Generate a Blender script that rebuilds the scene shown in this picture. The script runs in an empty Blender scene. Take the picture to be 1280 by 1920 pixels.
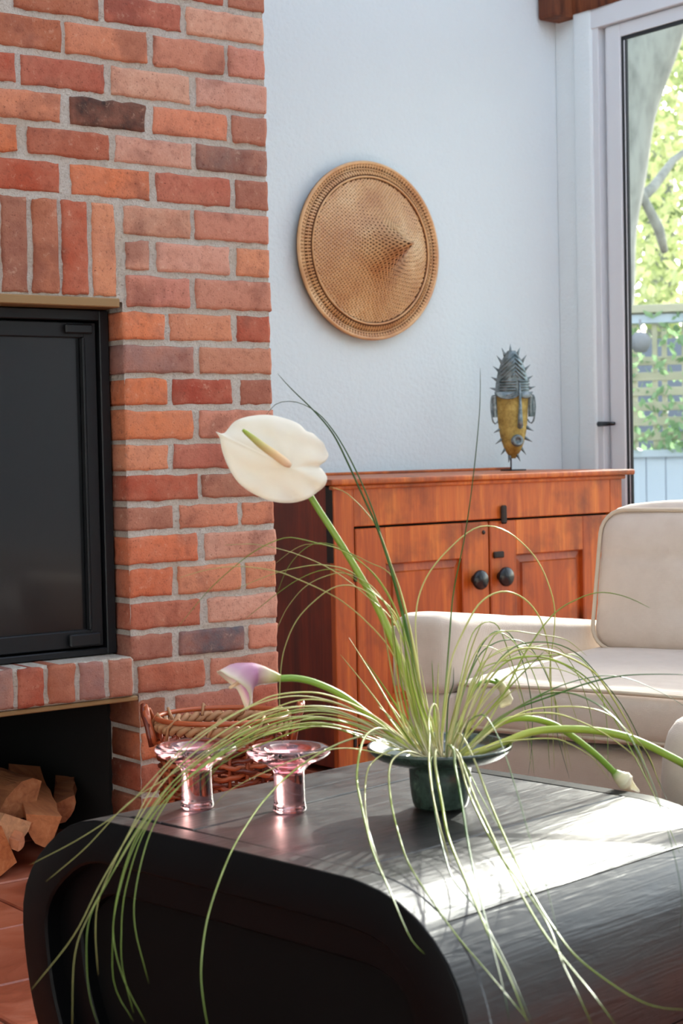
import bpy, bmesh, math, random
import numpy as np
from mathutils import Vector, Matrix, noise
from mathutils.bvhtree import BVHTree
random.seed(7)
# ------------------------------------------------------------------ camera
F = 3160.0; CAMH = 0.858
YAW, PIT, ROL = 0.6437967, 0.03784291, -0.02077198
cy_, sy_ = math.cos(YAW), math.sin(YAW)
FW = Vector((sy_*math.cos(PIT), cy_*math.cos(PIT), -math.sin(PIT)))
_rt = Vector((cy_, -sy_, 0)); _up = _rt.cross(FW)
RT = _rt*math.cos(ROL) + _up*math.sin(ROL); UP = -_rt*math.sin(ROL) + _up*math.cos(ROL)
CAM = Vector((0, 0, CAMH))
cam = bpy.data.cameras.new('camera'); camo = bpy.data.objects.new('camera', cam)
bpy.context.scene.collection.objects.link(camo)
M_ = Matrix((RT, UP, -FW)).transposed().to_4x4(); M_.translation = CAM
camo.matrix_world = M_
cam.sensor_fit = 'VERTICAL'; cam.sensor_height = 36; cam.lens = 36*F/1920
cam.clip_start = 0.05; cam.clip_end = 200
cam.dof.use_dof = True; cam.dof.focus_distance = 3.0; cam.dof.aperture_fstop = 9.0
S = bpy.context.scene; S.camera = camo
S.view_settings.view_transform = 'Standard'; S.view_settings.look = 'None'
S.view_settings.gamma = 1; S.view_settings.use_curve_mapping = False
S.view_settings.exposure = 1.42
# ------------------------------------------------------------------ light
W = bpy.data.worlds.new('world'); S.world = W; W.use_nodes = True
wn = W.node_tree.nodes; wl = W.node_tree.links
sky = wn.new('ShaderNodeTexSky'); sky.sky_type = 'NISHITA'; sky.sun_disc = False
sky.sun_elevation = math.radians(30); sky.sun_rotation = math.radians(60); sky.air_density = 1.2; sky.dust_density = 3.0
hsv = wn.new('ShaderNodeHueSaturation'); hsv.inputs['Saturation'].default_value = 0.55
wl.new(sky.outputs[0], hsv.inputs['Color']); wl.new(hsv.outputs[0], wn['Background'].inputs[0])
wn['Background'].inputs[1].default_value = 0.28
sun = bpy.data.lights.new('sun', 'SUN'); sun.energy = 3.2; sun.angle = math.radians(0.8); sun.color = (1, 0.95, 0.87)
suno = bpy.data.objects.new('sun', sun); S.collection.objects.link(suno)
SUND = Vector((0.75, 0.38, 0.42)).normalized()
suno.rotation_euler = SUND.to_track_quat('Z', 'Y').to_euler()

# ------------------------------------------------------------------ helpers
def ray(x, y): return FW + RT*((x-640)/F) + UP*((960-y)/F)
def at(x, y, z): return CAM + ray(x, y)*z
def onY(x, y, Y): d = ray(x, y); return CAM + d*(Y/d.y)
def onX(x, y, X): d = ray(x, y); return CAM + d*(X/d.x)
def onZ(x, y, Z): d = ray(x, y); return CAM + d*((Z-CAMH)/d.z)
def rgb(r, g, b):
    f = lambda c: ((c/255)/12.92 if c/255 <= 0.04045 else ((c/255+0.055)/1.055)**2.4)
    return (f(r), f(g), f(b), 1)

class MB:
    def __init__(s): s.v = []; s.f = []; s.sm = []
    def add(s, vs, fs, smooth=False):
        o = len(s.v); s.v += [tuple(v) for v in vs]
        for f in fs: s.f.append([o+i for i in f]); s.sm.append(smooth)
    def box(s, x0, x1, y0, y1, z0, z1, T=None):
        vs = [Vector((x, y, z)) for x in (x0, x1) for y in (y0, y1) for z in (z0, z1)]
        if T: vs = [T(v) for v in vs]
        s.add(vs, [(0,1,3,2),(4,6,7,5),(0,4,5,1),(2,3,7,6),(0,2,6,4),(1,5,7,3)])
    def rbox(s, x0, x1, y0, y1, z0, z1, b=0.004, seg=1, T=None, smooth=False):
        bm = bmesh.new(); bmesh.ops.create_cube(bm, size=1)
        for v in bm.verts: v.co = Vector(((x0+x1)/2+v.co.x*(x1-x0), (y0+y1)/2+v.co.y*(y1-y0), (z0+z1)/2+v.co.z*(z1-z0)))
        bmesh.ops.bevel(bm, geom=list(bm.edges), offset=b, segments=seg, profile=0.6, affect='EDGES')
        bm.verts.index_update()
        vs = [v.co.copy() for v in bm.verts]
        if T: vs = [T(v) for v in vs]
        s.add(vs, [[v.index for v in f.verts] for f in bm.faces], smooth); bm.free()
    def tube(s, pts, r, n=8, cap=True, closed=False, smooth=True):
        pts = [Vector(p) for p in pts]; m = len(pts)
        rr = r if hasattr(r, '__len__') else [r]*m
        prev = None; rings = []
        for i, p in enumerate(pts):
            a = pts[(i-1) % m] if (closed or i > 0) else p; b = pts[(i+1) % m] if (closed or i < m-1) else p
            t = (b-a).normalized()
            if prev is None: u = t.orthogonal().normalized()
            else:
                u = prev - t*prev.dot(t); u = u.normalized() if u.length > 1e-6 else t.orthogonal().normalized()
            prev = u; w = t.cross(u)
            rings.append([p+(u*math.cos(k*2*math.pi/n)+w*math.sin(k*2*math.pi/n))*rr[i] for k in range(n)])
        vs = [v for rg in rings for v in rg]; fs = []
        for i in range(m if closed else m-1):
            j = (i+1) % m
            for k in range(n): fs.append((i*n+k, i*n+(k+1) % n, j*n+(k+1) % n, j*n+k))
        if cap and not closed: fs += [tuple(range(n))[::-1], tuple((m-1)*n+k for k in range(n))]
        s.add(vs, fs, smooth)
    def lathe(s, prof, n=48, T=None, smooth=True):
        vs = []; fs = []; m = len(prof)
        for r, z in prof:
            for k in range(n):
                a = 2*math.pi*k/n; vs.append(Vector((r*math.cos(a), r*math.sin(a), z)))
        if T: vs = [T(v) for v in vs]
        for i in range(m-1):
            for k in range(n): fs.append((i*n+k, i*n+(k+1) % n, (i+1)*n+(k+1) % n, (i+1)*n+k))
        s.add(vs, fs, smooth)
    def grid(s, fn, nu, nv, smooth=True):
        vs = [fn(i/nu, j/nv) for i in range(nu+1) for j in range(nv+1)]
        fs = [(i*(nv+1)+j, (i+1)*(nv+1)+j, (i+1)*(nv+1)+j+1, i*(nv+1)+j+1) for i in range(nu) for j in range(nv)]
        s.add(vs, fs, smooth)
    def prism(s, poly, fn, t0, t1, smooth=False):
        n = len(poly); vs = [fn(a, b, t0) for a, b in poly]+[fn(a, b, t1) for a, b in poly]
        s.add(vs, [tuple(range(n))[::-1], tuple(range(n, 2*n))]+[(i, (i+1) % n, n+(i+1) % n, n+i) for i in range(n)], smooth)
    def build(s, name, mat, parent=None, org=None, fixn=True, weld=False):
        me = bpy.data.meshes.new(name); o = bpy.data.objects.new(name, me); S.collection.objects.link(o)
        vs = s.v
        if parent is not None:
            im = parent_world(parent).inverted(); vs = [im @ Vector(v) for v in vs]; o.parent = parent
        elif org is not None: vs = [Vector(v)-Vector(org) for v in vs]; o.location = org
        me.from_pydata([tuple(v) for v in vs], [], s.f)
        me.polygons.foreach_set('use_smooth', s.sm)
        if fixn or weld:
            bm = bmesh.new(); bm.from_mesh(me)
            if weld: bmesh.ops.remove_doubles(bm, verts=bm.verts, dist=1e-5)
            bmesh.ops.recalc_face_normals(bm, faces=bm.faces); bm.to_mesh(me); bm.free()
        if mat: me.materials.append(mat)
        me.update(); return o
def parent_world(p):
    m = p.matrix_basis.copy()
    while p.parent: p = p.parent; m = p.matrix_basis @ m
    return m
def empty(name, loc, rz=0):
    o = bpy.data.objects.new(name, None); S.collection.objects.link(o); o.empty_display_size = 0.05
    o.location = loc; o.rotation_euler = (0, 0, rz); return o
def tag(o, label=None, cat=None, group=None, kind=None):
    if label: o['label'] = label
    if cat: o['category'] = cat
    if group: o['group'] = group
    if kind: o['kind'] = kind
    return o
def sstep(a, b, x): t = max(0, min(1, (x-a)/(b-a))); return t*t*(3-2*t)
def spline(P, n):
    P = [np.array(p, float) for p in P]; P = [2*P[0]-P[1]]+P+[2*P[-1]-P[-2]]
    L = [np.linalg.norm(P[i+1]-P[i])+1e-9 for i in range(1, len(P)-2)]; tot = sum(L); out = []
    for k in range(n+1):
        t = tot*k/n; i = 0
        while i < len(L)-1 and t > L[i]: t -= L[i]; i += 1
        u = min(1, t/L[i]); a, b, c, d = P[i], P[i+1], P[i+2], P[i+3]
        out.append(0.5*((2*b)+(c-a)*u+(2*a-5*b+4*c-d)*u*u+(3*b-a-3*c+d)*u**3))
    return out

# ------------------------------------------------------------------ materials
def mat(name, base, rough=0.5, metal=0.0, **k):
    m = bpy.data.materials.new(name); m.use_nodes = True; b = m.node_tree.nodes['Principled BSDF']
    b.inputs['Base Color'].default_value = base; b.inputs['Roughness'].default_value = rough; b.inputs['Metallic'].default_value = metal
    for kk, v in k.items(): b.inputs[kk.replace('_', ' ')].default_value = v
    return m
def nodes(m): return m.node_tree.nodes, m.node_tree.links, m.node_tree.nodes['Principled BSDF']
def texco(m, scale=(1, 1, 1), rot=(0, 0, 0), src='Object'):
    n, l, b = nodes(m); tc = n.new('ShaderNodeTexCoord'); mp = n.new('ShaderNodeMapping')
    mp.inputs['Scale'].default_value = scale; mp.inputs['Rotation'].default_value = rot
    l.new(tc.outputs[src], mp.inputs[0]); return mp.outputs[0]
def noise_n(m, vec, scale, detail=4, rough=0.55, dist=0):
    n, l, b = nodes(m); t = n.new('ShaderNodeTexNoise'); t.inputs['Scale'].default_value = scale
    t.inputs['Detail'].default_value = detail; t.inputs['Roughness'].default_value = rough; t.inputs['Distortion'].default_value = dist
    if vec: l.new(vec, t.inputs['Vector'])
    return t.outputs['Fac']
def ramp(m, fac, stops):
    n, l, b = nodes(m); r = n.new('ShaderNodeValToRGB'); e = r.color_ramp.elements
    while len(e) < len(stops): e.new(0.5)
    for i, (p, c) in enumerate(stops): e[i].position = p; e[i].color = c if len(c) == 4 else (*c, 1)
    l.new(fac, r.inputs[0]); return r.outputs[0]
def mixc(m, fac, a, b_, mode='MIX'):
    n, l, b = nodes(m); x = n.new('ShaderNodeMix'); x.data_type = 'RGBA'; x.blend_type = mode
    for sock, v in ((x.inputs[0], fac), (x.inputs[6], a), (x.inputs[7], b_)):
        if hasattr(v, 'links'): l.new(v, sock)
        else: sock.default_value = v
    return x.outputs[2]
def bump(m, h, strength=0.3, dist=0.01, prev=None):
    n, l, b = nodes(m); u = n.new('ShaderNodeBump'); u.inputs['Strength'].default_value = strength; u.inputs['Distance'].default_value = dist
    l.new(h, u.inputs['Height'])
    if prev: l.new(prev, u.inputs['Normal'])
    l.new(u.outputs[0], b.inputs['Normal']); return u.outputs[0]
def setc(m, c): n, l, b = nodes(m); l.new(c, b.inputs['Base Color'])
def G(v): return (v, v, v, 1)

# brick: per-object colour, mottled
mBrick = mat('brick', G(.5), .9)
def _b():
    m = mBrick; n, l, b = nodes(m); b.inputs['Specular IOR Level'].default_value = 0.25
    oi = n.new('ShaderNodeObjectInfo'); geo = n.new('ShaderNodeNewGeometry')
    v = geo.outputs['Position']
    f1 = noise_n(m, v, 14, 4, .6); f2 = noise_n(m, v, 60, 4, .7); f3 = noise_n(m, v, 240, 3, .7)
    c = mixc(m, ramp(m, f1, [(.35, G(0)), (.7, G(1))]), oi.outputs['Color'], rgb(192, 128, 104))
    x = n.new('ShaderNodeMix'); x.data_type = 'RGBA'; x.inputs[0].default_value = .42
    l.new(c, x.inputs[6]); l.new(oi.outputs['Color'], x.inputs[7]); c = x.outputs[2]
    f0 = noise_n(m, v, 7.5, 3, .6, .4); c = mixc(m, ramp(m, f0, [(.34, G(.45)), (.46, G(0))]), c, rgb(118, 70, 60))
    c = mixc(m, ramp(m, f2, [(.3, G(.35)), (.5, G(0))]), c, rgb(120, 62, 48), 'MIX')
    c = mixc(m, ramp(m, f2, [(.6, G(0)), (.8, G(.5))]), c, rgb(226, 190, 165))
    c = mixc(m, ramp(m, f3, [(.30, G(.8)), (.38, G(0))]), c, rgb(95, 55, 45))
    setc(m, c)
    s1 = noise_n(m, texco(m, (8, 8, 120)), 1, 3); n1 = bump(m, s1, .25, .002)
    n2 = bump(m, f2, .5, .004, n1); bump(m, f3, .45, .002, n2)
_b()
mMortar = mat('mortar', rgb(172, 160, 148), .95, Specular_IOR_Level=.2)
def _m():
    m = mMortar; n, l, b = nodes(m); geo = n.new('ShaderNodeNewGeometry'); v = geo.outputs['Position']
    f = noise_n(m, v, 260, 4, .75); g = noise_n(m, v, 9, 3); h = noise_n(m, v, 90, 3)
    c = ramp(m, f, [(.28, rgb(168, 154, 138)), (.42, rgb(216, 206, 194)), (.75, rgb(240, 234, 226))])
    c = mixc(m, ramp(m, g, [(.4, G(0)), (.7, G(.4))]), c, rgb(204, 180, 150)); setc(m, c)
    n1 = bump(m, f, 1, .006); bump(m, h, .8, .006, n1)
_m()
mWall = mat('white_plaster', rgb(216, 226, 230), .85, Specular_IOR_Level=.3)
def _w():
    m = mWall; n, l, b = nodes(m); geo = n.new('ShaderNodeNewGeometry'); v = geo.outputs['Position']
    a = noise_n(m, v, 75, 3, .6); c = noise_n(m, v, 6, 3); n1 = bump(m, a, .55, .004); bump(m, c, .3, .01, n1)
_w()
mWallDark = mat('grey_plaster', rgb(190, 186, 180), .9)
mWhitePaint = mat('white_gloss_paint', rgb(208, 213, 219), .4)
mGasket = mat('black_gasket', rgb(20, 24, 28), .5)
mBlackMetal = mat('black_metal', rgb(26, 28, 31), .45, .3)
mIron = mat('dark_iron', rgb(40, 30, 26), .6, .3)
mSootShade = mat('soot_and_shade', rgb(20, 17, 15), .95)  # soot in the fireplace; also colours the shade inside the cabinet
mMesh = mat('dark_glass', rgb(24, 27, 30), .22)
def _g():
    m = mMesh; n, l, b = nodes(m)
    v = texco(m, (1, 1, 1)); w = n.new('ShaderNodeTexChecker'); w.inputs['Scale'].default_value = 500; l.new(v, w.inputs[0])
    setc(m, mixc(m, w.outputs['Fac'], rgb(12, 13, 15), rgb(26, 28, 31))); b.inputs['Coat Weight'].default_value = .35; b.inputs['Coat Roughness'].default_value = .08
_g()
mBlackPaint = mat('black_table_paint', rgb(17, 17, 20), .3)
def _t():
    m = mBlackPaint; n, l, b = nodes(m)
    v = texco(m, (3, 90, 90), (0, 0, 0)); f = noise_n(m, v, 1.2, 4, .6, .4)
    v2 = texco(m, (1, 1, 1)); g = noise_n(m, v2, 14, 4, .6); h = noise_n(m, texco(m, (9, 60, 60)), 1.0, 2, .5, 1.5)
    l.new(ramp(m, g, [(.3, G(.28)), (.7, G(.44))]), b.inputs['Roughness'])
    n1 = bump(m, f, .42, .0022); n2 = bump(m, h, .20, .004, n1); bump(m, g, .10, .004, n2)
    setc(m, ramp(m, f, [(.3, rgb(7, 7, 9)), (.8, rgb(18, 18, 21))])); b.inputs['Specular IOR Level'].default_value = .95
_t()
mBlackEnd = mat('black_table_end', rgb(5, 5, 6), .45, Specular_IOR_Level=.12)
mBlackInner = mat('black_inner_panel', rgb(5, 5, 5), .7, Specular_IOR_Level=.12)
def wood(name, c1, c2, c3, rot=(0, 0, 0), rough=.42, sc=1.0):
    m = mat(name, c1, rough); n, l, b = nodes(m); v = texco(m, (7*sc, 7*sc, .8*sc), rot)
    w = noise_n(m, v, 3.0, 6, .6, 1.2); fine = noise_n(m, texco(m, (160, 160, 5), rot), 1, 3, .6)
    c = ramp(m, w, [(.25, c3), (.5, c1), (.75, c2)]); c = mixc(m, ramp(m, fine, [(.4, G(.35)), (.6, G(0))]), c, c3)
    kn = n.new('ShaderNodeTexVoronoi'); kn.inputs['Scale'].default_value = 5; l.new(texco(m, (1, 1, .7)), kn.inputs['Vector'])
    c = mixc(m, ramp(m, kn.outputs['Distance'], [(.03, G(.9)), (.14, G(0))]), c, rgb(66, 26, 12)); st = noise_n(m, texco(m, (3, 3, 2.2)), 2.2, 5, .6); c = mixc(m, ramp(m, st, [(.5, G(0)), (.68, G(.75))]), c, rgb(98, 40, 14)); setc(m, c)
    bump(m, fine, .2, .001); return m
mPine = wood('orange_pine', rgb(180, 84, 24), rgb(208, 112, 38), rgb(138, 54, 14))
mPineH = wood('orange_pine_horizontal', rgb(192, 96, 30), rgb(214, 124, 46), rgb(148, 62, 18), (0, math.radians(90), 0))
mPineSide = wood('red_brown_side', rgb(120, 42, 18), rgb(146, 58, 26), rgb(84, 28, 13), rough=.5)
mBeam = wood('rough_beam', rgb(112, 62, 36), rgb(140, 84, 50), rgb(66, 34, 20), (math.radians(90), 0, 0), .8)
mBlackKnob = mat('black_knob', rgb(16, 20, 26), .25)
mFabric = mat('cream_fabric', rgb(226, 212, 192), .92, Sheen_Weight=.3)
def _f():
    m = mFabric; n, l, b = nodes(m); v = texco(m, (1, 1, 1)); a = n.new('ShaderNodeTexWave'); a.inputs['Scale'].default_value = 160; a.bands_direction = 'Z'
    a2 = n.new('ShaderNodeTexWave'); a2.inputs['Scale'].default_value = 160; a2.bands_direction = 'Y'
    for q in (a, a2): l.new(v, q.inputs[0]); q.inputs['Distortion'].default_value = 1.5; q.inputs['Detail'].default_value = 2
    h = mixc(m, .5, a.outputs[0], a2.outputs[0]); big = noise_n(m, v, 7, 4)
    n1 = bump(m, h, .25, .0015); bump(m, big, .35, .02, n1)
    setc(m, mixc(m, ramp(m, noise_n(m, v, 30, 4), [(.4, G(0)), (.8, G(.35))]), rgb(208, 191, 176), rgb(190, 171, 154)))
_f()
mPiping = mat('cream_piping', rgb(200, 182, 160), .85)
mTerra = mat('terracotta', rgb(176, 92, 62), .35)
def _tt():
    m = mTerra; n, l, b = nodes(m); geo = n.new('ShaderNodeNewGeometry'); v = geo.outputs['Position']; oi = n.new('ShaderNodeObjectInfo')
    f = noise_n(m, v, 6, 5, .6, .8); c = ramp(m, f, [(.25, rgb(122, 58, 38)), (.5, rgb(162, 84, 58)), (.75, rgb(186, 118, 92))]); setc(m, c)
    g = noise_n(m, v, 40, 4); l.new(ramp(m, f, [(.3, G(.25)), (.7, G(.5))]), b.inputs['Roughness']); n1 = bump(m, g, .2, .003); bump(m, f, .3, .01, n1)
_tt()
mGrout = mat('grout', rgb(150, 128, 112), .9)
mStraw = mat('woven_straw', rgb(196, 146, 92), .42)
def _s():
    m = mStraw; n, l, b = nodes(m); v = texco(m); f = noise_n(m, v, 9, 4)
    setc(m, ramp(m, f, [(.3, rgb(190, 132, 82)), (.55, rgb(214, 164, 110)), (.8, rgb(232, 196, 148))]))
    b.inputs['Coat Weight'].default_value = .6; b.inputs['Coat Roughness'].default_value = .25
_s()
mStrawDark = mat('straw_gap', rgb(92, 52, 26), .8)
mGreenGlaze = mat('green_glaze', rgb(34, 62, 48), .22, Coat_Weight=.4)
def _gg():
    m = mGreenGlaze; v = texco(m); f = noise_n(m, v, 90, 4, .7); setc(m, ramp(m, f, [(.3, rgb(34, 44, 38)), (.6, rgb(56, 74, 62)), (.85, rgb(98, 114, 100))]))
_gg()
mPink = mat('pink_glass', rgb(250, 188, 192), .03, Transmission_Weight=1.0, IOR=1.47)
mGlass = bpy.data.materials.new('window_glass'); mGlass.use_nodes = True
def _wg():
    nt = mGlass.node_tree; nt.nodes.clear(); o = nt.nodes.new('ShaderNodeOutputMaterial'); t = nt.nodes.new('ShaderNodeBsdfTransparent'); t.inputs[0].default_value = (.93, .96, .95, 1)
    g = nt.nodes.new('ShaderNodeBsdfGlossy'); g.inputs['Roughness'].default_value = .02; fr = nt.nodes.new('ShaderNodeFresnel'); fr.inputs[0].default_value = 1.45
    x = nt.nodes.new('ShaderNodeMixShader'); ge = nt.nodes.new('ShaderNodeNewGeometry'); inv = nt.nodes.new('ShaderNodeMath'); inv.operation = 'SUBTRACT'; inv.inputs[0].default_value = 1; nt.links.new(ge.outputs['Backfacing'], inv.inputs[1]); mu = nt.nodes.new('ShaderNodeMath'); mu.operation = 'MULTIPLY'; nt.links.new(fr.outputs[0], mu.inputs[0]); nt.links.new(inv.outputs[0], mu.inputs[1]); nt.links.new(mu.outputs[0], x.inputs[0]); nt.links.new(t.outputs[0], x.inputs[1]); nt.links.new(g.outputs[0], x.inputs[2]); nt.links.new(x.outputs[0], o.inputs[0])
_wg()
def leafmat(name, c1, c2, c3, rough=.35, trans=.25, top=None):
    m = mat(name, c1, rough); n, l, b = nodes(m); at_ = n.new('ShaderNodeAttribute'); at_.attribute_name = 'along'
    c = ramp(m, at_.outputs['Fac'], [(.04, c1), (.32, c2), (1, c3)]); setc(m, c)
    nt = m.node_tree; tr = n.new('ShaderNodeBsdfTranslucent'); l.new(c, tr.inputs[0]); x = n.new('ShaderNodeMixShader'); x.inputs[0].default_value = trans
    out = [q for q in n if q.type == 'OUTPUT_MATERIAL'][0]; l.new(b.outputs[0], x.inputs[1]); l.new(tr.outputs[0], x.inputs[2]); l.new(x.outputs[0], out.inputs[0]); return m
mGrass = leafmat('grass_blade', rgb(232, 222, 184), rgb(168, 186, 78), rgb(108, 136, 54))
mGrassP = leafmat('pale_grass_blade', rgb(238, 226, 196), rgb(206, 208, 132), rgb(172, 172, 104))
mGrassD = leafmat('dark_grass_blade', rgb(200, 206, 140), rgb(78, 124, 44), rgb(44, 74, 44))
mStem = leafmat('green_stem', rgb(206, 206, 110), rgb(158, 178, 62), rgb(120, 160, 60), .35, .1)
mSpathe = leafmat('cream_spathe', rgb(244, 238, 218), rgb(246, 240, 222), rgb(246, 242, 228), .5, .3)
mSpadix = leafmat('spadix', rgb(244, 214, 180), rgb(238, 206, 156), rgb(150, 178, 60), .6, .05)
mCalla = leafmat('calla_petal', rgb(190, 196, 110), rgb(206, 150, 178), rgb(246, 240, 214), .5, .3)
for _n in mCalla.node_tree.nodes:
    if _n.type == 'VALTORGB':
        _e = _n.color_ramp.elements; _e[1].position = .22; _e[1].color = rgb(226, 214, 176); _q = _e.new(.55); _q.color = rgb(196, 130, 172); _q = _e.new(.8); _q.color = rgb(214, 168, 192)
mCallaW = leafmat('calla_white', rgb(150, 176, 90), rgb(238, 230, 196), rgb(248, 242, 222), .5, .3)
def foliage(name, a, b_): 
    m = leafmat(name, a, a, a, .4, .45); n, l, b = nodes(m); geo = n.new('ShaderNodeNewGeometry')
    c = ramp(m, noise_n(m, geo.outputs['Position'], 1.3, 5, .7), [(.3, a), (.6, b_)]); setc(m, c)
    for q in n:
        if q.type == 'BSDF_TRANSLUCENT': l.new(c, q.inputs[0])
    return m
mLeaf = foliage('bright_leaves', rgb(136, 158, 84), rgb(226, 230, 168)); mLeafD = foliage('canopy_leaves', rgb(96, 120, 70), rgb(186, 200, 130))
mLeaf2 = foliage('ivy_leaves', rgb(110, 150, 110), rgb(170, 200, 150))
mBark = mat('bark', rgb(200, 198, 190), .9)
def _bk():
    m = mBark; v = texco(m, (1, 1, .4)); f = noise_n(m, v, 10, 5, .6); setc(m, ramp(m, f, [(.3, rgb(126, 126, 120)), (.6, rgb(164, 164, 156))])); bump(m, f, .3, .01)
_bk()
mFence = mat('pale_fence', rgb(196, 206, 220), .7); mLatt = mat('weathered_lattice', rgb(190, 184, 160), .8); mGround = mat('garden_ground', rgb(120, 116, 104), .95)
mShed = mat('slate_board', rgb(120, 126, 140), .8)
mWicker = mat('wicker', rgb(140, 56, 28), .35)
def _wk():
    m = mWicker; n, l, b = nodes(m); oi = n.new('ShaderNodeObjectInfo'); setc(m, ramp(m, oi.outputs['Random'], [(0, rgb(96, 36, 20)), (.5, rgb(158, 66, 32)), (1, rgb(186, 96, 56))]))
_wk()
mWickerB = mat('braided_reed', rgb(186, 138, 98), .6)
mLog = mat('split_wood', rgb(196, 126, 78), .8)
def _lg():
    m = mLog; n, l, b = nodes(m); oi = n.new('ShaderNodeObjectInfo'); v = texco(m, (60, 6, 60)); f = noise_n(m, v, 1, 5, .6, .6)
    c = ramp(m, f, [(.3, rgb(130, 72, 40)), (.55, rgb(196, 126, 76)), (.8, rgb(224, 168, 118))]); c = mixc(m, .55, c, oi.outputs['Color']); setc(m, c); bump(m, f, .6, .006)
_lg()
mPatina = mat('patina_metal', rgb(120, 134, 138), .45, .6)
def _pm():
    m = mPatina; v = texco(m); f = noise_n(m, v, 60, 4, .7); setc(m, ramp(m, f, [(.3, rgb(70, 88, 92)), (.6, rgb(136, 148, 152)), (.85, rgb(180, 190, 196))]))
_pm()
mBrass = mat('aged_brass', rgb(168, 142, 70), .5, .4)
def _bm():
    m = mBrass; v = texco(m); f = noise_n(m, v, 50, 4, .7); setc(m, ramp(m, f, [(.3, rgb(120, 96, 44)), (.6, rgb(176, 150, 80)), (.85, rgb(200, 182, 120))]))
_bm()
mBrassDark = mat('dark_metal', rgb(34, 34, 36), .5, .6)
mSteelL = mat('lintel_steel', rgb(150, 118, 78), .5, .3)

# ------------------------------------------------------------------ setting
YW, XW, YF = 4.05, 3.96, 3.0925
XL, YR, HC = -2.2, -2.6, 3.3
def struct(o, label=None): tag(o, label, None, None, 'structure'); return o
b = MB(); b.box(XL, XW, YR, YW, -.05, -.008); flo = struct(b.build('floor', mGrout), 'terracotta tiled floor')
# tiles
tb = MB(); tb.rbox(0.0, .294, 0, .294, -.012, 0, .003)
t0 = tb.build('tile', mTerra, flo); first = True
for i in range(18):
    for j in range(18):
        x, y = -1.0+i*.3, -1.1+j*.3
        if x+.3 > XW-.02 or y+.3 > YW: continue
        if first: o = t0; first = False
        else: o = t0.copy(); S.collection.objects.link(o)
        o.location = (x, y, random.uniform(-.0015, .0015)); o.rotation_euler = (random.uniform(-.003, .003), random.uniform(-.003, .003), 0)
def bumpy_wall(name, x0, x1, y0, y1, z0, z1): 
    b = MB(); b.box(x0, x1, y0, y1, z0, z1); return struct(b.build(name, mWall))
tag(bumpy_wall('wall_back', XL, XW+.2, YW, YW+.15, 0, HC), 'white textured plaster wall behind the hat')
# right wall with openings; parts under one empty
wr = struct(empty('wall_right', (XW, 1, 0)), 'white plaster wall beside the tall window')
def wpart(name, x0, x1, y0, y1, z0, z1, m=mWall, r=.003, seg=1):
    b = MB(); b.rbox(x0, x1, y0, y1, z0, z1, r, seg, smooth=False); return b.build(name, m, wr)
wpart('panel', XW, XW+.12, 3.89, YW, 0, HC)
b = MB(); b.rbox(XW-.014, XW+.11, 3.874, 3.957, 0, 2.262, .011, 3, smooth=True); b.build('rounded_post', mWall, wr)
wpart('panel', XW, XW+.2, YR, .2, 0, HC)
wpart('panel', XW, XW+.2, .2, 3.89, 2.24, HC)
wpart('panel', XW, XW+.2, 1.95, 2.15, 0, 2.24)
for nm, a in (('wall_rear', (XL, 1.0, YR-.15, YR, 2.3, HC)), ('wall_front', (1.0, XW, YR-.15, YR, 0, HC))):
    b = MB(); b.box(*a); struct(b.build(nm, mWall), 'white wall behind the camera')
b = MB(); b.box(XL-.15, XL, YR, YW, 0, HC); struct(b.build('wall_left', mWall), 'white wall on the far left')
# ceiling with a large skylight opening
ce = struct(empty('ceiling', (1, 1, HC)), 'white ceiling around the skylight')
for a in ((XL, .2, YR, YW), (.2, XW+.1, YR, -.9), (.2, XW+.1, 3.75, YW), (3.92, XW+.1, -.9, 3.75)):
    b = MB(); b.box(a[0], a[1], a[2], a[3], HC, HC+.12); b.build('panel', mWall, ce)
# rough beam above window
b = MB()
def beamv(v): 
    k = noise.noise(v*7)*.012; return Vector((v.x+k, v.y, v.z+k*.6))
n_ = 40
BF, BZ = XW-.014, 2.250
for fn in (lambda u, v: (BF, YW-.10-u*4.1, BZ+v*.2), lambda u, v: (BF+v*.1, YW-.10-u*4.1, BZ), lambda u, v: (BF+v*.1, YW-.10-u*4.1, BZ+.2), lambda u, v: (BF+u*.1, YW-4.2, BZ+v*.2)):
    b.grid(lambda u, v, fn=fn: beamv(Vector(fn(u, v))), n_, 3)
b.rbox(XW-.085, XW+.05, YW-.10, YW-.008, 2.238, 2.45, .012, 2, beamv)
struct(b.build('trim_1', mBeam, weld=True, org=(XW, 2, 2.33)), 'rough dark brown wooden beam above the window')
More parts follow.
